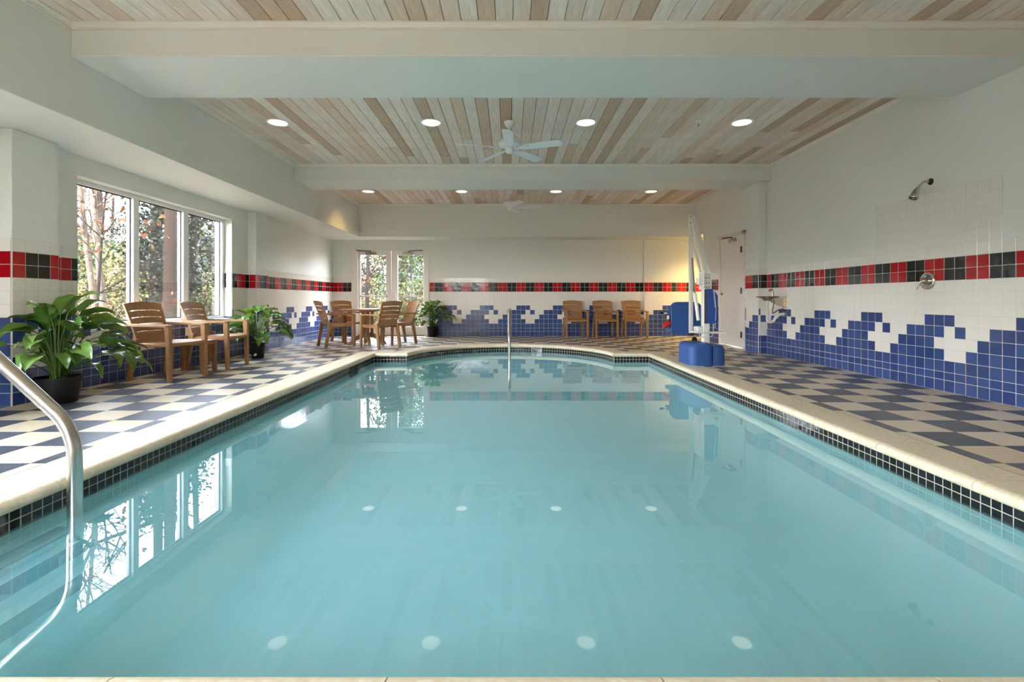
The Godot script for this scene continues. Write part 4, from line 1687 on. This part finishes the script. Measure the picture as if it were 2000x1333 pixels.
func shower_and_fountain() -> void:
	# shower head
	var s := thing("wall_shower", v(XR - 0.001, 2.077, 4.854), 0, "chrome shower head on a bent arm above the white tile panel", "shower")
	var m := MB.new()
	m.xf = Transform3D(Basis(Vector3(0, 1, 0), Vector3(-1, 0, 0), Vector3(0, 0, 1)), Vector3.ZERO)
	m.lathe([Vector2(0.034, 0), Vector2(0.032, 0.006), Vector2(0.018, 0.014), Vector2(0, 0.014)], 18)
	part("flange", m.done(), mat.bronze, s)
	m = MB.new()
	var tip := Vector3(-0.128, -0.062, 0.0)
	m.tube(bend([Vector3(0, 0, 0), Vector3(-0.075, 0.004, 0), tip], 0.035), 0.0105, 12)
	part("arm", m.done(), mat.chrome, s)
	m = MB.new()
	var ax := Vector3(0.42, 0.9, 0.0).normalized()
	m.xf = Transform3D(Basis(ax.cross(Vector3(0, 0, 1)).normalized(), ax, Vector3(0, 0, 1)), tip + ax * 0.008)
	m.lathe([Vector2(0.0, -0.128), Vector2(0.040, -0.126), Vector2(0.044, -0.118), Vector2(0.043, -0.108), Vector2(0.036, -0.10), Vector2(0.035, -0.075), Vector2(0.028, -0.04), Vector2(0.018, -0.012), Vector2(0.014, 0.0), Vector2(0, 0.002)], 24)
	part("head", m.done(), mat.chrome, s)
	m = MB.new()
	m.xf = Transform3D(Basis(ax.cross(Vector3(0, 0, 1)).normalized(), ax, Vector3(0, 0, 1)), tip + ax * 0.008)
	for k in 9:
		var a := TAU * k / 9
		m.box(Vector3(0.026 * cos(a) - 0.004, -0.1325, 0.026 * sin(a) - 0.004), Vector3(0.026 * cos(a) + 0.004, -0.126, 0.026 * sin(a) + 0.004))
	part("nozzle", m.done(), mat.bronze, s)
	# mixer
	var x := thing("shower_valve", v(XR - 0.0085, 1.081, 4.878), 0, "round chrome shower mixer with a lever on the tiled wall", "shower valve")
	var turn := Basis(Vector3(0, 1, 0), Vector3(-1, 0, 0), Vector3(0, 0, 1))
	m = MB.new()
	m.xf = Transform3D(turn, Vector3.ZERO)
	m.lathe([Vector2(0.088, 0.0), Vector2(0.088, 0.008), Vector2(0.080, 0.016), Vector2(0.066, 0.014), Vector2(0.05, 0.010), Vector2(0.0, 0.010)], 32)
	part("plate", m.done(), mat.chrome, x)
	m = MB.new()
	m.xf = Transform3D(turn, Vector3.ZERO)
	m.lathe([Vector2(0.034, 0.008), Vector2(0.032, 0.03), Vector2(0.026, 0.05), Vector2(0.012, 0.062), Vector2(0.0, 0.064)], 24)
	part("hub", m.done(), mat.nickel, x)
	m = MB.new()
	m.tube(bend([Vector3(-0.048, 0.0, 0), Vector3(-0.062, -0.02, -0.028), Vector3(-0.07, -0.085, -0.05)], 0.02), [0.014, 0.014, 0.014, 0.013, 0.012, 0.012, 0.011, 0.011, 0.010], 10)
	part("lever", m.done(), mat.chrome, x)
	# drinking fountain
	var f := thing("drinking_fountain", v(XR - 0.0085, 0.93, 7.41), 0, "steel drinking fountain bowl bracketed to the tiled wall", "drinking fountain")
	m = MB.new()
	m.xf = Transform3D(Basis.IDENTITY, Vector3(-0.27, 0, 0))
	m.lathe([Vector2(0.0, -0.06), Vector2(0.05, -0.058), Vector2(0.065, -0.04), Vector2(0.075, -0.022), Vector2(0.15, -0.008), Vector2(0.165, 0.004), Vector2(0.162, 0.010), Vector2(0.14, 0.004), Vector2(0.06, -0.018), Vector2(0.0, -0.022)], 28)
	part("bowl", m.done(), mat.nickel, f)
	m = MB.new()
	m.xf = Transform3D(Basis.IDENTITY, Vector3.ZERO)
	m.tube(bend([Vector3(-0.20, 0.0, 0.02), Vector3(-0.20, 0.105, 0.02), Vector3(-0.235, 0.115, 0.02), Vector3(-0.25, 0.085, 0.02)], 0.03), 0.015, 10)
	m.tube([Vector3(-0.17, 0.0, -0.02), Vector3(-0.165, 0.09, -0.02)], 0.012, 8)
	part("bubbler", m.done(), mat.nickel, f)
	m = MB.new()
	m.prism(PackedVector2Array([Vector2(-0.24, -0.02), Vector2(-0.24, -0.055), Vector2(-0.10, -0.13), Vector2(0.0, -0.155), Vector2(0.0, -0.025)]), -0.03, 0.03)
	m.box(Vector3(-0.008, -0.165, -0.075), Vector3(0.0, -0.02, 0.075), 0.002)
	part("bracket", m.done(), mat.nickel, f)
	m = MB.new()
	m.tube(bend([Vector3(-0.27, -0.055, 0), Vector3(-0.27, -0.385, 0), Vector3(-0.18, -0.385, 0), Vector3(-0.12, -0.27, 0), Vector3(-0.0, -0.26, 0)], 0.055), 0.021, 14)
	m.tube([Vector3(-0.27, -0.24, 0), Vector3(-0.27, -0.28, 0)], 0.028, 14)
	m.tube([Vector3(-0.135, -0.32, 0), Vector3(-0.11, -0.27, 0)], 0.028, 14)
	part("drain_trap", m.done(), mat.pvc, f)
	m = MB.new()
	m.tube(bend([Vector3(-0.18, -0.05, 0.03), Vector3(-0.215, -0.27, 0.03), Vector3(-0.13, -0.20, 0.03), Vector3(-0.03, -0.18, 0.03), Vector3(-0.0, -0.24, 0.03)], 0.05), 0.008, 8)
	part("water_line", m.done(), mat.bronze, f)
	m = MB.new()
	m.xf = Transform3D(turn, Vector3(0, -0.26, 0))
	m.lathe([Vector2(0.038, 0.0), Vector2(0.034, 0.012), Vector2(0.02, 0.016), Vector2(0, 0.016)], 16)
	part("wall_flange", m.done(), mat.nickel, f)


# ---------------------------------------------------------------- the woods outside

func ground_y(x: float, depth: float) -> float:
	return -0.28 + 0.11 * maxf(0.0, -x - 9.0) + 0.07 * maxf(0.0, depth - 17.0) + 0.12 * sin(x * 0.7 + 1.0) * sin(depth * 0.5)


func limb(m: MB, tips: Array, pos: Vector3, dir: Vector3, length: float, r: float, level: int, q: RandomNumberGenerator, wander: float, sides: int) -> void:
	var n := 5 if level > 0 else 4
	var path := [pos]
	var rad := [r]
	var kids := []
	for i in n:
		dir = (dir + Vector3(q.randf_range(-1, 1), q.randf_range(-0.6, 0.8), q.randf_range(-1, 1)) * wander).normalized()
		pos += dir * length / n
		path.append(pos)
		rad.append(lerpf(r, r * (0.5 if level > 0 else 0.25), float(i + 1) / n))
		if level > 0 and i >= 1:
			kids.append([pos, dir, rad[-1]])
		if level <= 1:
			tips.append(pos)
	m.tube(path, rad, sides, false)
	for k in kids:
		for c in (2 if level > 1 else 1):
			var side := Vector3(q.randf_range(-1, 1), q.randf_range(-0.25, 0.7), q.randf_range(-1, 1)).normalized()
			var d: Vector3 = (k[1] * 0.55 + side).normalized()
			limb(m, tips, k[0], d, length * q.randf_range(0.45, 0.7), k[2] * 0.62, level - 1, q, wander * 1.1, maxi(3, sides - 1))


func leaf_into(m: MB, at: Vector3, size: float, q: RandomNumberGenerator) -> void:
	var a := Vector3(q.randf_range(-1, 1), q.randf_range(-1, 1), q.randf_range(-1, 1)).normalized()
	var b := a.cross(Vector3(q.randf_range(-1, 1), q.randf_range(-1, 1), q.randf_range(-1, 1))).normalized()
	var w := size * 0.36
	m.tri(at, at + a * size * 0.5 + b * w, at + a * size)
	m.tri(at, at + a * size, at + a * size * 0.5 - b * w)


func foliage_at(points: Array, per: int, spread: float, size: float, tones: Array, q: RandomNumberGenerator) -> ArrayMesh:
	var m := MB.new()
	for p in points:
		for k in per:
			m.col = tones[q.randi() % tones.size()]
			var o := Vector3(q.randfn(0, 1), q.randfn(0, 1), q.randfn(0, 1)) * spread
			leaf_into(m, p + o, size * q.randf_range(0.6, 1.3), q)
	return m.done()


func woody(called: String, x: float, depth: float, height: float, r: float, lean: Vector3, levels: int, seed_: int, bark: Material, label: String, group: String, fork := 0.45, category := "tree", stems := 1, reach := 1.0) -> Array:
	var q := RandomNumberGenerator.new()
	q.seed = seed_
	var base := v(x, ground_y(x, depth) - 0.05, depth)
	var t := thing(called, base, 0, label, category, group)
	var tips := []
	for s in stems:
		var m := MB.new()
		var path := []
		var rad := []
		var n := 8
		var off := Vector3(0.30 * s, 0, 0.1 * s)
		var kids := []
		for i in n + 1:
			var f := float(i) / n
			var p := off * (0.4 + f) + lean * f * height + Vector3.UP * height * f + Vector3(sin(f * 7.0 + seed_), 0, cos(f * 6.0 + seed_)) * 0.03 * height * f * 0.3
			path.append(p)
			rad.append(lerpf(r, r * 0.35, f) * (1.25 if i == 0 else 1.0))
			if f > fork:
				kids.append([p, rad[-1]])
		m.tube(path, rad, 12, false)
		part("trunk", m.done(), bark, t)
		var b := MB.new()
		for k in kids:
			for c in 2:
				var d := Vector3(q.randf_range(-1, 1), q.randf_range(0.15, 0.9), q.randf_range(-1, 1)).normalized()
				limb(b, tips, k[0], d, height * q.randf_range(0.18, 0.30) * reach, k[1] * 0.5, levels, q, 0.22, 6)
		if b.p.size():
			var br := part("branches", b.done(), bark, t)
			br.set_meta("kind", "stuff")
	return [t, tips, q]


# leaves still hanging on the tree: only below the height top, and not past the depth back from the trunk
func crown(t: Array, every: int, per: int, spread: float, size: float, tones: Array, leaf_m: Material, top := 4.0, back := 9.0) -> void:
	var pts := []
	for i in range(0, t[1].size(), every):
		if t[1][i].y < top and -t[1][i].z < back:
			pts.append(t[1][i])
	if pts.is_empty():
		return
	var f := part("foliage", foliage_at(pts, per, spread, size, tones, t[2]), leaf_m, t[0])
	f.set_meta("kind", "stuff")


func cloud_points(q: RandomNumberGenerator, n: int, half: Vector3, centre: Vector3) -> Array:
	var out := []
	for i in n:
		var d := Vector3(q.randfn(0, 1), q.randfn(0, 1), q.randfn(0, 1)).normalized() * pow(q.randf(), 0.4)
		out.append(centre + d * half)
	return out


func shrub(called: String, x: float, depth: float, half: Vector3, n: int, size: float, tones: Array, seed_: int, label: String, group: String, leaf_m: Material) -> void:
	var q := RandomNumberGenerator.new()
	q.seed = seed_
	var t := thing(called, v(x, ground_y(x, depth) - 0.03, depth), 0, label, "shrub", group)
	var st := MB.new()
	for k in 7:
		var d := Vector3(q.randf_range(-0.5, 0.5), 1, q.randf_range(-0.5, 0.5))
		st.tube([Vector3(d.x, 0, d.z) * 0.12, d * half.y * 0.6, d * half.y * 1.3 + Vector3(q.randf_range(-0.2, 0.2), 0, 0)], [0.02, 0.014, 0.006], 5, false)
	part("stems", st.done(), mat.bark_grey, t)
	var f := part("foliage", foliage_at(cloud_points(q, n / 6, half, Vector3(0, half.y, 0)), 6, 0.10, size, tones, q), leaf_m, t)
	f.set_meta("kind", "stuff")


func outside() -> void:
	var litter := std(Color.WHITE, 0.95, 0.2)
	litter.albedo_texture = noise_tex(0.09, 5, c8(44, 34, 23), c8(104, 84, 60), 61)
	world_map(litter, Vector3.ONE * 0.35)
	var bark := std(Color.WHITE, 0.9, 0.2)
	bark.albedo_texture = noise_tex(0.05, 4, c8(20, 14, 11), c8(50, 37, 29), 62)
	world_map(bark, Vector3(3.0, 0.6, 3.0))
	mat.bark = bark
	var pale := std(Color.WHITE, 0.9, 0.2)
	pale.albedo_texture = noise_tex(0.05, 4, c8(62, 54, 47), c8(104, 90, 78), 63)
	world_map(pale, Vector3(2.0, 0.7, 2.0))
	mat.bark_pale = pale
	mat.bark_grey = std(c8(38, 32, 29), 0.9, 0.2)
	var lm := std(Color.WHITE, 0.6, 0.3)
	lm.vertex_color_use_as_albedo = true
	lm.backlight_enabled = true
	lm.backlight = Color(0.35, 0.35, 0.35)
	var lin := func(c: Color) -> Color: return c.srgb_to_linear() * 0.55
	var ivy := [lin.call(c8(30, 42, 22)), lin.call(c8(42, 56, 28)), lin.call(c8(22, 31, 19)), lin.call(c8(60, 76, 36))]
	for k in ivy.size():
		ivy[k] = ivy[k] * 0.5
	var im := std(Color.WHITE, 0.5, 0.3)
	im.vertex_color_use_as_albedo = true
	var gold := [lin.call(c8(92, 92, 42)), lin.call(c8(118, 104, 56)), lin.call(c8(72, 80, 34)), lin.call(c8(128, 110, 70))]
	var rust := [lin.call(c8(128, 70, 36)), lin.call(c8(140, 86, 50)), lin.call(c8(100, 54, 30)), lin.call(c8(150, 104, 70))]
	var green := [lin.call(c8(52, 68, 32)), lin.call(c8(70, 86, 40)), lin.call(c8(38, 50, 26)), lin.call(c8(98, 104, 56))]
	# ground: leaf litter rising to a wooded bank
	var g := MB.new()
	for patch in [[-66.0, -4.5, -16.0, 70.0], [-4.5, 16.0, 11.95, 70.0], [-4.5, 16.0, -16.0, -2.75]]:
		var rows := []
		var nx: int = ceili((patch[1] - patch[0]) / 2.5)
		var nz: int = ceili((patch[3] - patch[2]) / 2.5)
		for i in nz + 1:
			var d := lerpf(patch[2], patch[3], float(i) / nz)
			var r := []
			for k in nx + 1:
				var x := lerpf(patch[0], patch[1], float(k) / nx)
				r.append(v(x, ground_y(x, d), d))
			rows.append(r)
		g.grid(rows)
	single("ground", g.done(), litter, Vector3.ZERO, "brown leaf litter of the woods outside the windows", "ground", "", "structure")
	# the trees one can tell apart
	var a := woody("young_tree", -7.20, 8.6, 4.6, 0.062, Vector3(-0.11, 0, 0.03), 2, 3, pale, "pale twin trunked tree outside the first window pane", "", 0.40, "tree", 2)
	crown(a, 6, 2, 0.14, 0.085, rust, lm, 3.2, 0.25)
	woody("tall_tree", -9.0, 12.8, 13.0, 0.175, Vector3(0.005, 0, 0), 2, 14, bark, "thick brown trunk seen through the middle window pane", "", 0.36, "tree", 1, 0.5)
	var c := woody("ivied_tree", -9.75, 13.3, 12.0, 0.16, Vector3(0.01, 0, 0), 1, 25, bark, "dark ivy covered trunk beside the thick brown one", "", 0.5, "tree", 1, 0.5)
	var col := []
	for i in 330:
		var y: float = c[2].randf_range(0.0, 5.2)
		var an: float = c[2].randf() * TAU
		col.append(Vector3(cos(an) * 0.40, y, sin(an) * 0.40))
	var fo := part("ivy", foliage_at(col, 16, 0.18, 0.12, ivy, c[2]), im, c[0])
	fo.set_meta("kind", "stuff")
	var e := woody("ivied_tree", -9.35, 14.2, 11.0, 0.11, Vector3(0.02, 0, 0), 1, 37, bark, "leafy ivy covered trunk in the third window pane", "", 0.5, "tree", 1, 0.5)
	col = []
	for i in 240:
		var y: float = e[2].randf_range(0.0, 5.0)
		var an: float = e[2].randf() * TAU
		col.append(Vector3(cos(an) * 0.3, y, sin(an) * 0.3))
	fo = part("ivy", foliage_at(col, 12, 0.2, 0.12, ivy, e[2]), im, e[0])
	fo.set_meta("kind", "stuff")
	var s2 := woody("young_tree", -6.6, 7.6, 3.6, 0.03, Vector3(0.05, 0, -0.05), 2, 51, mat.bark_grey, "thin sapling hung with rust leaves near the first pane", "", 0.3)
	crown(s2, 5, 2, 0.14, 0.085, rust, lm, 3.0, 0.35)
	var s3 := woody("young_tree", -4.45, 15.0, 5.5, 0.075, Vector3(0.03, 0, 0.0), 2, 77, mat.bark_grey, "thin tree with rust leaves outside the left glass door", "", 0.2, "tree", 1, 0.7)
	crown(s3, 5, 2, 0.16, 0.085, rust, lm)
	var s4 := woody("young_tree", -3.3, 16.2, 6.0, 0.07, Vector3(0.0, 0, 0.0), 2, 83, mat.bark_grey, "leafy green tree outside the right glass door", "", 0.12, "tree", 1, 0.7)
	crown(s4, 2, 5, 0.20, 0.11, green, lm)
	woody("bent_stem", -7.9, 13.4, 3.6, 0.05, Vector3(0.22, 0, 0.1), 1, 91, mat.bark_grey, "bent grey stem at the edge of the third pane", "", 0.5)
	shrub("golden_shrub", -8.75, 14.6, Vector3(1.3, 0.95, 1.0), 4200, 0.085, gold, 101, "golden green shrub low in the third window pane", "", lm)
	shrub("golden_shrub", -10.6, 12.6, Vector3(1.2, 1.0, 1.2), 3600, 0.085, gold, 102, "yellowing shrub behind the pale twin trunks", "", lm)
	shrub("green_shrub", -3.15, 15.2, Vector3(0.95, 0.9, 0.8), 3000, 0.09, gold, 103, "sunny shrub low outside the right glass door", "", lm)
	shrub("green_shrub", -4.9, 16.6, Vector3(1.1, 0.7, 0.9), 3000, 0.09, gold, 104, "sunny shrub low outside the left glass door", "", lm)
	shrub("green_shrub", -3.9, 20.5, Vector3(2.2, 2.6, 1.6), 5200, 0.13, green, 105, "tall evergreen thicket behind the right glass door", "", lm)
	shrub("green_shrub", -6.6, 21.5, Vector3(1.8, 1.5, 1.2), 4200, 0.12, green, 106, "evergreen shrub behind the left glass door", "", lm)
	for i in 5:
		shrub("evergreen_thicket", -7.4 + i * 2.3, -8.2 - (i % 2) * 1.2, Vector3(1.3, 1.6, 0.8), 2600, 0.17, ivy, 800 + i, "dark evergreen thicket behind the camera outside the end window", "evergreen thickets behind the camera", lm)
	shrub("evergreen_thicket", -4.6, 24.5, Vector3(2.2, 2.6, 1.4), 5000, 0.15, ivy, 820, "dark evergreen thicket far behind the double doors", "", lm)
	for p in [[-0.6, 18.2, "dark evergreen shrub beyond the doors on the shower side, nearest the hall"], [1.9, 20.6, "dark evergreen shrub beyond the doors on the shower side, farther out"], [4.6, 23.8, "dark evergreen shrub beyond the doors on the shower side, farthest out"]]:
		shrub("evergreen_shrub", p[0], p[1], Vector3(1.5, 1.7, 1.0), 3200, 0.15, ivy, int(830 + p[1]), p[2], "", lm)
	# the wood behind: bare trees and evergreen thickets on the bank
	var q := RandomNumberGenerator.new()
	q.seed = 500
	var spots := []
	for i in 400:
		var west := i < 300
		var d := q.randf_range(17.0, 36.0)
		var ratio := q.randf_range(-0.94, -0.55) if west else q.randf_range(-0.34, -0.15)
		var clear := true
		for s in spots:
			if Vector2(s[0] - ratio * d, s[1] - d).length() < 3.4:
				clear = false
		if clear and spots.size() < (22 if west else 28):
			spots.append([ratio * d, d])
	for p in [[-14.5, 12.2], [-12.5, 9.0], [-16.5, 15.5], [-13.2, 6.0], [-18.0, 9.5]]:
		spots.append(p)
	for i in spots.size():
		var w := woody("bare_tree", spots[i][0], spots[i][1], q.randf_range(9.0, 14.0), q.randf_range(0.09, 0.2), Vector3(q.randf_range(-0.05, 0.05), 0, 0), 1, 600 + i, bark if i % 3 else pale, "slender bare tree standing back in the woods", "bare trees back in the woods", 0.25, "tree", 1, 0.5)
		if i % 2 == 0:
			crown(w, 3, 2, 0.5, 0.16, [green, gold, ivy, green][i / 2 % 4], lm)
	var bushes := []
	for i in 600:
		var d := q.randf_range(18.5, 33.0)
		var x := q.randf_range(-0.93, -0.54) * d
		var clear := bushes.size() < 13
		for s in bushes:
			clear = clear and Vector2(s[0] - x, s[1] - d).length() > 3.0
		for s in spots:
			clear = clear and Vector2(s[0] - x, s[1] - d).length() > 1.7
		if clear:
			bushes.append([x, d])
	for p in [[-15.0, 14.0], [-15.5, 10.5], [-13.0, 11.0], [-14.5, 7.6]]:
		bushes.append(p)
	for i in bushes.size():
		var d: float = bushes[i][1]
		var ratio: float = bushes[i][0] / d
		shrub("thicket", ratio * d, d, Vector3(1.9, q.randf_range(1.0, 2.6), 1.4), 2600, 0.17, [gold, green, ivy, gold][i % 4], 700 + i, "sunlit thicket on the wooded bank", "thickets on the wooded bank", lm)
